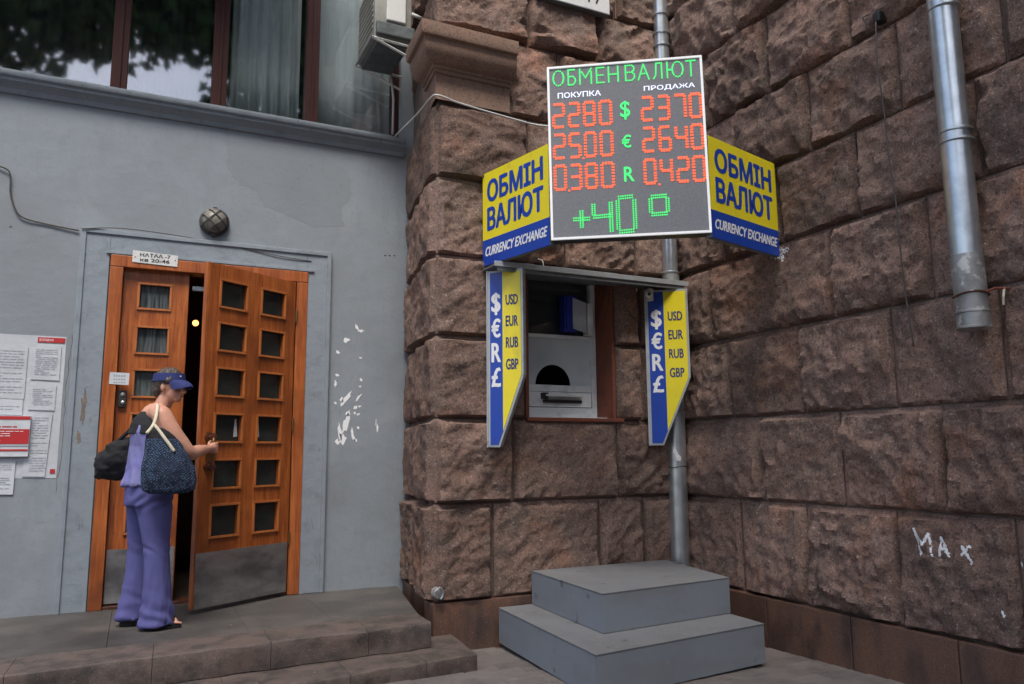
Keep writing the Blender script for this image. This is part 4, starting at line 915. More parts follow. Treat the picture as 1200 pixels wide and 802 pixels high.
MB().prism([(3.215, 2.125), (3.345, 2.09), (3.345, 2.35), (3.215, 2.385)], (1, 0, 0), (0, 0, 1), (0, -1, 0), (0, 5.50, 0), 0, .004).build('paper_sheet', M['paper'], bf)
MB().box((3.36, 5.50, 2.08), (3.41, 5.58, 2.35), bev=.003).build('white_strip', M['upvc'], bf)

# ================================================================== GREY STEP PODIUM
pod = thing('step_podium', (3.1, 4.6, -.3), 'grey painted two-tier step platform under the exchange window', 'steps')
def tier(q, z0, z1):
    MB().prism(q, (1, 0, 0), (0, 1, 0), (0, 0, 1), (0, 0, 0), z0, z1 - .006, bev=.004).build('tier_box', M['podium'], pod)
    c = np.mean(np.array(q), 0); q2 = [tuple(c + (np.array(p) - c) * 1.003) for p in q]
    MB().prism(q2, (1, 0, 0), (0, 1, 0), (0, 0, 1), (0, 0, 0), z1 - .0055, z1, bev=.0015).build('tier_top', M['podium_top'], pod)
tier([(2.335, 3.815), (3.71, 3.985), (3.78, 5.27), (2.415, 5.27)], -.245, 0.0)
tier([(2.632, 4.21), (3.735, 4.325), (3.90, 5.262), (2.68, 5.262)], 0.001, .240)
for x, y_ in ((2.48, 4.0), (3.55, 4.12), (2.52, 5.1), (3.6, 5.1)): MB().box((x - .05, y_ - .05, -.32), (x + .05, y_ + .05, -.246)).build('foot_block', M['black'], pod)

# ================================================================== MAX scrawl and paint specks on the right wall (chalk-like paint, follows the stone)
def chalk(strokes, label, seed, w_=.008):
    from mathutils.bvhtree import BVHTree
    rg = random.Random(seed); mb = MB()
    for poly in strokes:
        for a, b in zip(poly[:-1], poly[1:]):
            n = max(2, int(math.hypot(b[0] - a[0], b[1] - a[1]) / .004))
            for k in range(n + 1):
                t = k / n
                if rg.random() < .06: continue
                for rep in range(3):
                    y = a[0] + (b[0] - a[0]) * t + rg.gauss(0, w_ * .38); z = a[1] + (b[1] - a[1]) * t + rg.gauss(0, w_ * .38)
                    h = hit(y, z)
                    if h is None: continue
                    s = rg.uniform(.003, .006); x = h - .0015
                    mb.add([(x, y - s, z - s * .8), (x, y + s * .7, z - s), (hit(y + s, z + s, h) - .002, y + s, z + s), (hit(y - s, z + s, h) - .002, y - s * .8, z + s * .7)], [(0, 1, 2, 3)])
    return mb.build('painted_letters' if label else 'paint', M['white'])
_st = []
for ch in rw.children:
    if ch.name.startswith('stone'):
        _st.append(ch)
_cache = []
from mathutils.bvhtree import BVHTree
def hit(y, z, default=None):
    if not _cache:
        V = []; Fc = []
        off = wloc(rw)
        for o in _st:
            me = o.data; k = len(V); V += [v.co + off for v in me.vertices]; Fc += [tuple(k + i for i in p.vertices) for p in me.polygons]
        _cache.append(BVHTree.FromPolygons(V, Fc))
    r = _cache[0].ray_cast(Vector((3.6, y, z)), Vector((1, 0, 0)))
    return r[0].x if r[0] else default
def to(px, x0): return px
mx_ = thing('painted_letters', (4.13, 3.0, .5), 'white scrawled letters MAX painted on the right stone wall', 'graffiti')
for q_, sk_ in enumerate(([[(3.157, .645), (3.120, .505)], [(3.157, .645), (3.105, .560), (3.072, .620), (3.046, .508)]], [(2.988, .610), (3.006, .512)], [(2.873, .525), (2.826, .580)])):
    sk_ = sk_ if q_ == 0 else ([sk_, [(2.988, .610), (2.950, .510)], [(3.0, .55), (2.962, .548)]] if q_ == 1 else [sk_, [(2.866, .570), (2.822, .485)]])
    l_ = chalk(sk_, 'x', 5 + q_); l_.name = 'painted_letter'; l_.parent = mx_; l_.location = l_.location - mx_.location
    l_['kind'] = 'stuff'
o = chalk([[(2.585, .515), (2.575, .49)], [(2.57, .475), (2.565, .47)], [(2.56, .285), (2.565, .25)], [(2.69, .255), (2.685, .235)]], 'y', 6, .006); o.name = 'paint_splash'; tag(o, kind='stuff'); tag(o, 'small white paint splashes low on the right stone wall near the frame edge', 'paint marks')
o = chalk([[(4.12, 2.555), (4.02, 2.53)], [(4.10, 2.52), (4.06, 2.47)], [(4.16, 2.55), (4.10, 2.50)]], 'z', 8, .03); o.name = 'paint_splash'; tag(o, 'pale plaster smear on the stone at the lower tip of the right sign wing', 'paint marks')
# round silver cap at the foot of the pilaster
cap = thing('fuel_cap', (1.935, 5.27, .07), 'small round silver cap fixed at the foot of the stone corner', 'cap')
MB().tube([(1.955, 5.32, .135), (1.950, 5.262, .135), (1.95, 5.256, .135)], [.040, .038, .030], 20).build('cap_body', M['galv_dirty'], cap, smooth=40)
MB().tube([(1.95 + .032 * math.cos(a), 5.255, .135 + .040 * math.sin(a)) for a in np.linspace(-1.2, 1.6, 14)], .008, 8).build('cap_rim', M['galv'], cap, smooth=True)

# ================================================================== POSTERS on the grey wall, left
g_ = 'posters on the grey wall left of the door'
def poster(x0, x1, z0, z1, y, label, n, seed, skew=0, red=None, holes=None):
    t = thing('poster', ((x0 + x1) / 2, YA, z0), label, 'poster', g_)
    sheet('sheet', [(x0 + skew, z0), (x1 + skew, z0 - .004), (x1, z1 - .003), (x0, z1)], y, M['paper'], None, parent=t, seed=seed, amp=.0015)
    if n: lines(x0 + .02, x1 - .02, z0 + .03, z1 - .03, y - .0035, n, t, seed=seed)
    return t
t = poster(-1.30, -.518, .955, 1.985, YA, 'large white backing poster with red header, under the other sheets', 0, 1)
BOX('red_header', (-.70, YA - .006, 1.935), (-.525, YA - .0042, 1.972), M['red'], t)
tx = MB(); put_text(tx, 'ОГОЛОШЕННЯ', (0, YA - .006, 0), (1, 0, 0), (0, 0, 1), (0, -1, 0), (-.69, 1.945, -.60, 1.963), lift=.0006); tx.build('header_lettering', M['white'], t)
BOX('red_corner', (-.56, YA - .006, .985), (-.528, YA - .0042, 1.015), M['red'], t)
poster(-.725, -.545, 1.66, 1.915, YA - .006, 'upper white typed sheet at the right of the poster group', 14, 2)
poster(-1.02, -.755, 1.52, 1.90, YA - .006, 'white typed sheet at the upper left of the poster group', 16, 3)
poster(-.725, -.56, 1.44, 1.625, YA - .006, 'middle typed sheet with a dark fold line across its top', 9, 4)
poster(-.71, -.57, .965, 1.42, YA - .007, 'long narrow typed sheet hanging below the backing poster', 22, 5, skew=-.02)
poster(-.98, -.76, 1.405, 1.515, YA - .007, 'small typed strip just above the red and white leaflet', 5, 7)
poster(-.95, -.775, .845, 1.08, YA - .007, 'lowest typed sheet at the left edge under the red and white leaflet', 12, 6)
lf = thing('leaflet', (-.85, YA, 1.10), 'red and white printed leaflet box mounted on the grey wall over the posters', 'leaflet')
MB().box((-1.05, YA - .035, 1.105), (-.70, YA - .010, 1.395), bev=.003).build('leaflet_stack', M['paper'], lf)
for a, b, m_ in ((1.368, 1.392, 'red'), (1.195, 1.300, 'red'), (1.145, 1.158, 'red'), (1.178, 1.186, 'print')): BOX('printed_band', (-1.045, YA - .0375, a), (-.703, YA - .0348, b), M[m_], lf)
lines(-1.03, -.78, 1.305, 1.335, YA - .0362, 2, lf, 'red', 4, .008); lines(-1.02, -.74, 1.21, 1.29, YA - .0385, 5, lf, 'white', 9, .004)

# ================================================================== WOMAN
wm = thing('person', (.12, 5.74, 0), 'woman in lilac trousers and a navy visor, opening the door with her right hand', 'person')
def remeshed(mb, name, m, parent, vox=.008, smooth_it=4, disp=None):
    me = mb.mesh('tmp'); o = bpy.data.objects.new('tmp', me); COL.objects.link(o)
    bm = bmesh.new(); bm.from_mesh(me); bmesh.ops.recalc_face_normals(bm, faces=bm.faces); bm.to_mesh(me); bm.free()
    r = o.modifiers.new('r', 'REMESH'); r.mode = 'VOXEL'; r.voxel_size = vox
    s = o.modifiers.new('s', 'SMOOTH'); s.iterations = smooth_it; s.factor = .5
    dg = bpy.context.evaluated_depsgraph_get(); dg.update()
    e = bpy.data.meshes.new_from_object(o.evaluated_get(dg)); bpy.data.objects.remove(o)
    n = len(e.vertices); co = np.empty(n * 3, np.float32); e.vertices.foreach_get('co', co); co = co.reshape(-1, 3)
    if disp is not None:
        no = np.empty(n * 3, np.float32); e.vertex_normals.foreach_get('vector', no) if hasattr(e.vertex_normals, 'foreach_get') else e.vertices.foreach_get('normal', no)
        co = co + disp(co, no.reshape(-1, 3))
    co = co - np.array(wloc(parent)); e.vertices.foreach_set('co', co.astype(np.float32).ravel()); e.update()
    e.materials.clear()
    for k in (m if isinstance(m, list) else [m]): e.materials.append(k)
    e.name = name; ob_ = bpy.data.objects.new(name, e); COL.objects.link(ob_); ob_.parent = parent; e.shade_smooth(); return ob_
def ring(cx, cy, cz, rx, ry, n=28, tilt=0, wob=0, ph=0):
    return [(cx + rx * math.cos(t) * (1 + wob * math.sin(5 * t + ph)), cy + ry * math.sin(t) * (1 + wob * math.sin(5 * t + ph)), cz + tilt * math.cos(t)) for t in np.linspace(0, 2 * math.pi, n, endpoint=False)]
def limb(mb, pts, rad, n=16):
    """smooth tapered limb with rounded ends"""
    P = [Vector(p) for p in pts]; out = []; rr = []
    for i in range(len(P) - 1):
        for k in range(6):
            t = k / 6; p0 = P[max(i - 1, 0)]; p3 = P[min(i + 2, len(P) - 1)]
            out.append(.5 * ((2 * P[i]) + (P[i + 1] - p0) * t + (2 * p0 - 5 * P[i] + 4 * P[i + 1] - p3) * t * t + (3 * P[i] - p0 - 3 * P[i + 1] + p3) * t ** 3)); rr.append(rad[i] + (rad[i + 1] - rad[i]) * t)
    out.append(P[-1]); rr.append(rad[-1])
    mb.tube(out, rr, n); mb.ball(P[0], rad[0], 14, 8); mb.ball(P[-1], rad[-1], 14, 8)
# --- skin: one continuous body surface (head, neck, shoulders, arms, hands, feet)
HD = Matrix.Rotation(R(-36), 3, 'Z')               # head turned a little toward the viewer
hc = Vector((.178, 5.755, 1.575))
def H(x, y, z): return hc + HD @ Vector((x, y, z))
sk = MB()
sk.ball(H(0, 0, .015), (.088, .072, .098), 24, 16, HD); sk.ball(H(.030, 0, -.045), (.060, .056, .068), 20, 14, HD); sk.ball(H(.058, 0, -.088), (.030, .032, .026), 16, 10, HD)
sk.ball(H(.050, -.030, -.040), (.030, .026, .030), 14, 10, HD); sk.ball(H(.050, .030, -.040), (.030, .026, .030), 14, 10, HD)      # cheeks
limb(sk, [H(.082, 0, .000), H(.100, 0, -.026), H(.112, 0, -.044)], [.009, .012, .0145], 10)                                        # nose
sk.ball(H(.100, 0, -.046), (.012, .017, .010), 12, 8, HD)
for s in (-1, 1):
    sk.ball(H(-.005, s * .073, -.012), (.016, .009, .030), 12, 10, HD)                                                             # ears
    sk.ball(H(.078, s * .028, .012), (.012, .02, .008), 10, 8, HD)
sk.ball(H(.084, 0, -.068), (.013, .020, .006), 12, 8, HD); sk.ball(H(.081, 0, -.078), (.013, .018, .007), 12, 8, HD)
limb(sk, [H(-.015, 0, -.07), (.135, 5.77, 1.43), (.11, 5.78, 1.36)], [.052, .054, .075])
limb(sk, [(.10, 5.78, 1.35), (.11, 5.68, 1.385), (.135, 5.625, 1.365)], [.09, .062, .060])      # right shoulder
limb(sk, [(.10, 5.78, 1.35), (.10, 5.88, 1.385), (.11, 5.94, 1.365)], [.09, .06, .056])       # left shoulder
limb(sk, [(.10, 5.78, 1.36), (.09, 5.78, 1.10), (.08, 5.78, .95)], [.10, .105, .11])          # trunk (under the clothes)
# right arm to the handle
limb(sk, [(.135, 5.625, 1.365), (.185, 5.605, 1.27), (.255, 5.610, 1.175), (.315, 5.64, 1.120), (.385, 5.77, 1.135), (.450, 5.905, 1.150)], [.065, .066, .062, .051, .042, .026])
# right hand closed round the vertical grip
gp = LP(.792, .060, 1.155)
back = (gp - Vector((.450, 5.905, 1.15))).normalized(); side = Vector((back.y, -back.x, 0))      # side points to the viewer's right
pc = gp - back * .034
sk.ball(pc, (.030, .030, .040), 16, 12); sk.ball(pc - back * .03, (.026, .026, .034), 14, 10)
limb(sk, [(.450, 5.905, 1.150), pc - back * .01], [.025, .026], 12)
for k, (dz, ln, rf) in enumerate(((.034, .92, .0085), (.013, 1.0, .0090), (-.008, .96, .0088), (-.028, .82, .0078))):
    cur = []
    for a, rr_ in ((-165, .030), (-130, .029), (-85, .0265), (-40, .0255), (5, .0245), (50 * ln, .0235)):
        q = R(a); cur.append(gp + back * (math.cos(q) * rr_) + side * (-math.sin(q) * rr_) + Vector((0, 0, dz)))
    limb(sk, cur, [rf * 1.12, rf * 1.1, rf * 1.05, rf, rf * .95, rf * .82], 10)
limb(sk, [pc - side * .022 + Vector((0, 0, .010)), gp - side * .030 - back * .004 + Vector((0, 0, .040)), gp - side * .022 + back * .018 + Vector((0, 0, .052))], [.013, .0105, .0085], 10)
# left arm hanging on the far side, holding the black bag's strap
limb(sk, [(.11, 5.94, 1.365), (.09, 5.985, 1.22), (.07, 5.99, 1.09), (.06, 5.955, 1.02), (.085, 5.94, .92)], [.056, .048, .042, .038, .026])
sk.ball((.09, 5.94, .872), (.026, .018, .038), 14, 10)
for k in range(4): limb(sk, [(.072 + k * .015, 5.938, .85), (.074 + k * .016, 5.928, .815), (.076 + k * .015, 5.912, .80 - .006 * (k == 1))], [.0088, .0082, .007], 8)
limb(sk, [(.112, 5.93, .89), (.125, 5.92, .858), (.122, 5.912, .835)], [.010, .009, .0075], 8)
# legs (under the trousers)
limb(sk, [(.09, 5.74, .93), (.125, 5.695, .70), (.145, 5.69, .40), (.150, 5.69, .20)], [.085, .055, .045, .04])
limb(sk, [(.07, 5.82, .93), (.05, 5.87, .70), (.03, 5.885, .40), (.015, 5.885, .20)], [.085, .050, .042, .038])
# feet and ankles
for (hx_, hy_, tx_, ty_) in ((.150, 5.69, .312, 5.68), (.005, 5.885, .15, 5.885)):
    limb(sk, [(hx_, hy_, .22), (hx_ - .005, hy_, .12), (hx_ - .005, hy_, .085)], [.043, .035, .034])
    limb(sk, [(hx_ - .015, hy_, .075), (hx_ + .06, hy_, .062), (tx_ - .055, ty_, .040), (tx_ - .035, ty_, .036)], [.031, .032, .027, .024])
    for k in range(5): limb(sk, [(tx_ - .045, ty_ - .030 + .0145 * k, .036), (tx_ - .012 - .006 * k, ty_ - .034 + .016 * k, .032), (tx_ + .006 - .008 * k, ty_ - .034 + .016 * k, .028)], [.0095, .0088, .0078], 8)
body = remeshed(sk, 'body', M['skin'], wm, vox=.0052, smooth_it=3)
# face details
MB().ball(H(.0935, 0, -.0725), (.005, .019, .0055), 12, 8, HD).build('lips', M['lips'], wm, smooth=True)
for s in (-1, 1): MB().ball(H(.0805, s * .027, .004), (.008, .012, .0075), 12, 8, HD).build('eye', M['white'], wm, smooth=True)
gl = MB()
for s in (-1, 1): gl.ball(H(.090, s * .030, .002), (.006, .024, .017), 16, 10, HD)
gs = gl.build('sunglasses', M['shades'], wm, smooth=True)
mb = MB(); mb.tube([H(.094, -.010, .006), H(.097, 0, .008), H(.094, .010, .006)], .0025, 6)
for s in (-1, 1): mb.tube([H(.088, s * .052, .008), H(.05, s * .072, .010), H(-.005, s * .078, .006)], .0025, 6)
mb.build('glasses_frame', M['shades'], gs)
# hair: short, swept over the crown and nape
hr = MB(); hr.ball(H(-.018, 0, .030), (.100, .083, .095), 28, 18, HD); hr.ball(H(-.062, 0, -.020), (.052, .068, .060), 20, 14, HD); hr.ball(H(-.010, 0, .085), (.070, .060, .042), 20, 12, HD)
for s in (-1, 1): hr.ball(H(-.020, s * .060, .000), (.032, .020, .042), 14, 10, HD); hr.ball(H(.030, s * .070, .035), (.03, .014, .03), 14, 10, HD)
def hair_disp(co, no):
    q = co.astype(float); a = fbm(q * np.array([60, 60, 22]), 3)[:, None] * .006 + fbm(q * 18, 2)[:, None] * .007; return no * a
remeshed(hr, 'hair', M['hair'], wm, vox=.006, smooth_it=2, disp=hair_disp)
# visor: band and curved brim
vz = MB(); n = 40
for k in range(n):
    pass
def band(r0, z0, z1, a0=0, a1=360, n=44, th=.004):
    vs = []; fs = []
    for i in range(n + 1):
        a = R(a0 + (a1 - a0) * i / n)
        for (rr_, z) in ((r0, z0), (r0 - .006, z1), (r0 - .006 - th, z1), (r0 - th, z0)):
            vs.append(H(math.cos(a) * (rr_ + .006) - .008, math.sin(a) * rr_ * .87, z - .012 * math.cos(a) * 0 + (.012 if False else 0)))
    for i in range(n):
        for j in range(4): fs.append((i * 4 + j, (i + 1) * 4 + j, (i + 1) * 4 + (j + 1) % 4, i * 4 + (j + 1) % 4))
    return vs, fs
vs, fs = band(.106, .030, .082); vz.add(vs, fs)
visor = vz.build('visor_band', M['visor'], wm, smooth=40)
br = MB(); vs = []; fs = []; na, nr = 24, 8
for top in (1, 0):
    for i in range(na + 1):
        a = R(-68 + 136 * i / na)
        for j in range(nr + 1):
            t = j / nr; ext = .068 * math.cos(a) ** .7 if abs(math.degrees(a)) < 90 else 0
            x = math.cos(a) * .104 - .004 + ext * t; y = math.sin(a) * .090 * (1 - .10 * t); z = .034 - .030 * t * t - .012 * t - .030 * (math.sin(a) ** 2) * (.25 + .75 * t) + (.004 if top else 0)
            vs.append(H(x, y, z))
nn = (na + 1) * (nr + 1)
for b_ in (0, nn):
    for i in range(na):
        for j in range(nr): q = (b_ + i * (nr + 1) + j, b_ + (i + 1) * (nr + 1) + j, b_ + (i + 1) * (nr + 1) + j + 1, b_ + i * (nr + 1) + j + 1); fs.append(q if b_ == 0 else q[::-1])
for i in range(na): a = i * (nr + 1) + nr; fs.append((a, a + nr + 1, nn + a + nr + 1, nn + a))
br.add(vs, fs); br.build('visor_brim', M['visor'], wm, smooth=50)
tx = MB()
for k in range(4): tx.ball(H(.096 + .0 * k, -.034 + .010 * k, .060), (.002, .003, .006), 8, 6, HD)
tx.build('visor_logo', M['white'], visor)
# trousers: waist to hems, wide legs
tr = MB()
tr.loft([ring(.085, 5.775, z, rx, ry) for z, rx, ry in ((.78, .145, .165), (.86, .150, .172), (.93, .140, .165), (.99, .118, .150))])
for (pts) in (((.105, 5.695, .86, .128, .098), (.128, 5.69, .72, .102, .086), (.145, 5.685, .52, .080, .072), (.155, 5.685, .34, .080, .074), (.165, 5.68, .18, .090, .086), (.170, 5.68, .07, .108, .098), (.172, 5.68, .022, .112, .10)),
              ((.060, 5.86, .86, .128, .090), (.060, 5.87, .72, .102, .083), (.055, 5.875, .52, .080, .068), (.050, 5.88, .34, .078, .070), (.044, 5.88, .18, .088, .078), (.038, 5.885, .09, .108, .088), (.038, 5.885, .045, .110, .09))):
    tr.loft([ring(cx, cy, cz, rx, ry) for cx, cy, cz, rx, ry in pts])
def tdisp(co, no):
    q = co.astype(float); z = q[:, 2]
    f = fbm(q * np.array([16, 16, 2.6]), 3) * .009 * np.clip(1.05 - z, .25, 1)
    lowf = np.clip((.30 - z) / .30, 0, 1); f = f + lowf * (.006 * np.sin(z * 60 + q[:, 0] * 22 + 4 * fbm(q * 6, 2)) + .008 * fbm(q * np.array([22, 22, 9]), 2))
    knee = np.exp(-((z - .5) / .06) ** 2) * .003 * np.sin(z * 90 + q[:, 0] * 50 + 3 * fbm(q * 8, 2))
    hip = np.exp(-((z - .82) / .07) ** 2) * .004 * np.sin(z * 70 - q[:, 0] * 50 + 3 * fbm(q * 8, 2))
    return no * (f + knee + hip)[:, None]
remeshed(tr, 'trousers', M['trouser'], wm, vox=.009, smooth_it=5, disp=tdisp)
# lilac top, gathered at the hem, and the black yoke over the upper back
bt = MB(); bt.loft([ring(cx, 5.778, z, rx, ry, tilt=t) for cx, z, rx, ry, t in ((.085, .905, .168, .182, 0), (.085, .93, .170, .184, 0), (.085, 1.0, .148, .168, 0), (.088, 1.08, .140, .165, 0), (.095, 1.17, .140, .172, 0), (.092, 1.25, .142, .176, 0), (.094, 1.31, .128, .160, 0))])
def bdisp(co, no):
    q = co.astype(float); return no * (fbm(q * np.array([16, 16, 7]), 3) * .008 + .006 * np.sin(np.arctan2(q[:, 1] - 5.78, q[:, 0] - .09) * 14 + q[:, 2] * 8) * np.clip((1.05 - q[:, 2]) / .12, 0, 1))[:, None]
remeshed(bt, 'lilac_top', M['blouse'], wm, vox=.008, smooth_it=4, disp=bdisp)
yk = MB(); yk.loft([ring(cx, 5.785, z, rx, ry) for cx, z, rx, ry in ((.080, 1.245, .149, .184), (.082, 1.31, .138, .168), (.084, 1.36, .112, .130), (.095, 1.405, .085, .092))])
yk.ball((.10, 5.70, 1.39), (.055, .045, .04)); yk.ball((.10, 5.86, 1.39), (.055, .045, .04))
remeshed(yk, 'black_yoke', M['blackcloth'], wm, vox=.008, smooth_it=3, disp=lambda co, no: no * (fbm(co.astype(float) * 14, 2) * .005)[:, None])
# sandals
for (hx_, hy_, tx_, ty_) in ((.150, 5.69, .312, 5.68), (.005, 5.885, .15, 5.885)):
    s_ = MB(); out = [(hx_ - .05, hy_ - .028), (hx_ + .05, hy_ - .034), (tx_ - .04, ty_ - .046), (tx_ + .008, ty_ - .036), (tx_ + .012, ty_ + .005), (tx_ - .03, ty_ + .042), (hx_ + .05, hy_ + .034), (hx_ - .05, hy_ + .028)]
    s_.prism(out, (1, 0, 0), (0, 1, 0), (0, 0, 1), (0, 0, 0), .001, .020, bev=.004); s_.box((hx_ - .048, hy_ - .027, .001), (hx_ + .012, hy_ + .027, .045), bev=.005)
    sh = s_.build('sandal', M['black'], wm)
    st_ = MB()
    for xx in (tx_ - .075, tx_ - .045): st_.tube([(xx, ty_ - .040, .016), (xx + .004, ty_ - .030, .052), (xx + .006, ty_, .064), (xx + .004, ty_ + .030, .052), (xx, ty_ + .040, .016)], .008, 6)
    st_.build('strap', M['black'], sh)
# ---- tote bag on her right arm: woven blue cloth with cream straps
tote = thing('tote_bag', (.20, 5.52, .87), 'woven dark blue tote bag with cream straps hanging from her right shoulder', 'bag')
tb = MB(); rings = []
for cx, z, rx, ry in ((.195, .862, .120, .040), (.200, .885, .158, .062), (.198, .95, .165, .074), (.190, 1.02, .155, .074), (.172, 1.10, .132, .066), (.150, 1.18, .108, .050), (.138, 1.215, .094, .042)):
    rings.append(ring(cx, 5.50, z, rx, ry, 36))
tb.loft(rings)
def tbd(co, no):
    q = co.astype(float); return no * (fbm(q * np.array([9, 9, 6]), 3) * .010)[:, None]
remeshed(tb, 'tote_body', M['basket'], tote, vox=.007, smooth_it=3, disp=tbd)
tb = MB(); tb.loft([ring(cx, 5.50, z, rx, ry, 36) for cx, z, rx, ry in ((.140, 1.205, .096, .044), (.128, 1.235, .082, .036), (.112, 1.262, .060, .026), (.104, 1.28, .045, .018))])
remeshed(tb, 'tote_top', M['blackcloth'], tote, vox=.007, smooth_it=3, disp=tbd)
sp = MB()
def strap(pts, w_=.011):
    P = [Vector(p) for p in pts]; out = []
    for i in range(len(P) - 1):
        for k in range(6):
            t = k / 6; p0 = P[max(i - 1, 0)]; p3 = P[min(i + 2, len(P) - 1)]
            out.append(.5 * ((2 * P[i]) + (P[i + 1] - p0) * t + (2 * p0 - 5 * P[i] + 4 * P[i + 1] - p3) * t * t + (3 * P[i] - p0 - 3 * P[i + 1] + p3) * t ** 3))
    out.append(P[-1]); return MB().tube(out, w_, 8)
strap([(.050, 5.47, 1.245), (.085, 5.50, 1.30), (.100, 5.535, 1.36), (.105, 5.60, 1.425), (.10, 5.68, 1.44)]).build('bag_strap', M['cream'], tote, smooth=True)
strap([(.090, 5.49, 1.30), (.115, 5.475, 1.27), (.165, 5.45, 1.20), (.215, 5.44, 1.13)]).build('bag_strap', M['cream'], tote, smooth=True)
# ---- black duffel on the far side / behind her
df_ = thing('duffel_bag', (-.10, 5.92, .93), 'black soft duffel bag slung behind her back', 'bag')
db = MB(); rr = []
for x, z, rz, ry in ((-.285, 1.000, .030, .050), (-.262, 1.02, .062, .085), (-.19, 1.07, .118, .105), (-.10, 1.085, .150, .115), (-.02, 1.07, .165, .115), (.05, 1.06, .165, .11), (.10, 1.05, .13, .09)):
    rr.append([(x + .03, 5.91 + ry * math.copysign(abs(math.cos(t)) ** .7, math.cos(t)), z + rz * math.copysign(abs(math.sin(t)) ** .75, math.sin(t)) - .03 * math.cos(t)) for t in np.linspace(0, 2 * math.pi, 28, endpoint=False)])
db.loft(rr)
remeshed(db, 'bag_body', M['blackcloth'], df_, vox=.010, smooth_it=4, disp=lambda co, no: no * (fbm(co.astype(float) * np.array([9, 9, 12]), 4) * .026)[:, None])
strap([(-.13, 5.84, 1.19), (-.03, 5.80, 1.30), (.04, 5.83, 1.40), (.09, 5.90, 1.425), (.15, 5.95, 1.36), (.14, 6.0, 1.2), (.06, 5.97, 1.12)], .014).build('shoulder_strap', M['blackcloth'], df_, smooth=True)

# ================================================================== OUTSIDE THE FRAME: street trees and the block across the street (seen in the glass)
def street_tree(x, y, label, lobes, seed):
    t = thing('street_tree', (x, y, -.2), label, 'tree', 'street trees behind the viewer')
    MB().tube([(x, y, -.2), (x + .1, y, 3), (x - .1, y, 6), (x, y, 9.4)], [.26, .2, .16, .1], 12).build('trunk', M['bark'], t, smooth=True)
    for k, (cx, cy, cz, r, rz) in enumerate(lobes): MB().tube([(x, y, 6 + k * .4), ((x + cx) / 2, (y + cy) / 2, 7.6), (cx, cy, cz)], [.09, .06, .03], 6).build('limb', M['bark'], t, smooth=True)
    rg = np.random.default_rng(seed); vs = []; fs = []
    for (cx, cy, cz, r, rz) in lobes:
        n = int(520 * r * r)
        d = rg.normal(size=(n, 3)); d /= np.linalg.norm(d, axis=1)[:, None]; rad = rg.random(n) ** .45
        P = np.array([cx, cy, cz]) + d * rad[:, None] * np.array([r, r * .8, rz]); A = rg.normal(size=(n, 3)); A /= np.linalg.norm(A, axis=1)[:, None]; B = np.cross(A, rg.normal(size=(n, 3))); B /= np.linalg.norm(B, axis=1)[:, None]; s = rg.uniform(.12, .24, n)[:, None]
        q = np.stack([P - A * s, P - B * s * .6, P + A * s, P + B * s * .6], 1).reshape(-1, 3); k = len(vs); vs += q.tolist(); fs += [(k + 4 * i, k + 4 * i + 1, k + 4 * i + 2, k + 4 * i + 3) for i in range(n)]
    MB().add(vs, fs).build('crown', M['leafm'], t)
street_tree(-5.2, -3.6, 'leafy street tree behind the viewer on the left', [(-5.5, -3.5, 10.2, 3.0, 2.6), (-3.2, -3.6, 10.4, 2.2, 2.1), (-1.0, -3.4, 10.9, 2.0, 1.95), (-2.0, -3.6, 13.0, 2.5, 2.2), (-6, -3.5, 13, 2.5, 2)], 4)
street_tree(4.6, -3.8, 'leafy street tree behind the viewer on the right', [(3.0, -3.6, 9.6, 2.3, 2.6), (5.4, -3.8, 9.8, 2.8, 2.6), (1.2, -3.5, 11.2, 2.0, 1.9), (3.0, -3.6, 12.6, 2.6, 2.0), (.6, -3.4, 13.2, 2.2, 2.0)], 9)
ob = thing('opposite_building', (0, -27, -.3), 'plain ochre building across the street behind the viewer', 'building')
MB().box((-30, -32, -.3), (30, -26, 13)).build('facade', M['facade'], ob)
mb = MB()
for r_i in range(4):
    for c_i in range(18): mb.box((-28 + c_i * 3.2, -26.02, 1.5 + r_i * 3), (-26.6 + c_i * 3.2, -25.98, 3.4 + r_i * 3))
mb.build('windows', M['darkglass'], ob)

overhang = thing('shade_overhang', (-2.2, 6.0, 6.3), 'unseen slab added above the upper windows to shade the left of the grey wall', 'shade_overhang')  # unseen overhang added to darken the upper left of the grey wall
MB().box((-5, 5.45, 6.30), (.9, 6.545, 6.48), bev=.02).build('overhang_slab', M['plaster'], overhang); MB().box((-5, 5.45, 6.49), (.9, 5.55, 7.4)).build('overhang_front', M['plaster'], overhang)

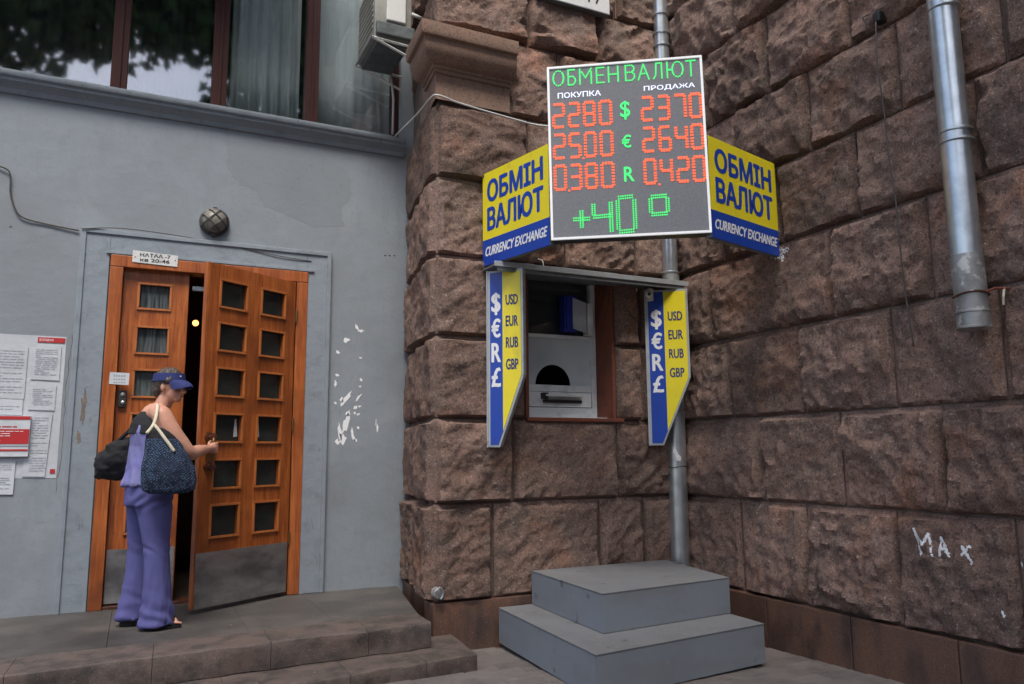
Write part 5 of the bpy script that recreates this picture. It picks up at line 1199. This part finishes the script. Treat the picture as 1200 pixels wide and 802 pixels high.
# ---- fine cracks in the plaster, grit and dust on the ground
def crack(pts, seed):
    rg = random.Random(seed); P = []
    for a, b in zip(pts[:-1], pts[1:]):
        for t in np.linspace(0, 1, 8, endpoint=False): P.append((a[0] + (b[0] - a[0]) * t + rg.uniform(-.006, .006), a[1] + (b[1] - a[1]) * t + rg.uniform(-.006, .006)))
    mb = MB()
    for a, b in zip(P[:-1], P[1:]):
        w_ = rg.uniform(.0008, .0022); mb.prism([(a[0], a[1] - w_), (b[0], b[1] - w_), (b[0], b[1] + w_), (a[0], a[1] + w_)] if abs(b[0] - a[0]) > abs(b[1] - a[1]) else [(a[0] - w_, a[1]), (b[0] - w_, b[1]), (b[0] + w_, b[1]), (a[0] + w_, a[1])], (1, 0, 0), (0, 0, 1), (0, -1, 0), (0, YA, 0), -.001, .0006)
    return mb.build('hairline_crack', M['darkwire'], gw)
crack([(-.48, 2.0), (-.50, 1.6), (-.49, 1.2), (-.52, .8)], 1)
rg2 = random.Random(5); mb = MB()
for k in range(420):
    r_ = rg2.random()
    if r_ < .45: x = rg2.uniform(-2, 1.9); y = 6.53 - abs(rg2.gauss(0, .12)) if rg2.random() < .5 else rg2.uniform(5.05, 6.5); z = .002
    elif r_ < .6: x = rg2.uniform(-1, 1.95); y = sy(x) + abs(rg2.gauss(0, .1)) + .08; z = -.153
    else: x = rg2.uniform(1.2, 4.1); y = rg2.uniform(3.3, 5.28) if rg2.random() < .5 else 5.28 - abs(rg2.gauss(0, .08)); z = gz(x, y) + .002
    if -.2 < x < .45 and 5.6 < y < 5.95: continue
    s_ = rg2.uniform(.002, .007) * (1 if rg2.random() < .93 else 2.2); a = rg2.random() * 6
    p = [(x + s_ * math.cos(a + q), y + s_ * math.sin(a + q), z) for q in (0, 2, 4.2)]; mb.add(p + [(x, y, z + s_ * .7)], [(0, 1, 3), (1, 2, 3), (2, 0, 3), (0, 2, 1)])
tag(mb.build('grit', M['paver']), 'loose grit and crumbs lying on the landing and the pavement', 'grit', kind='stuff')
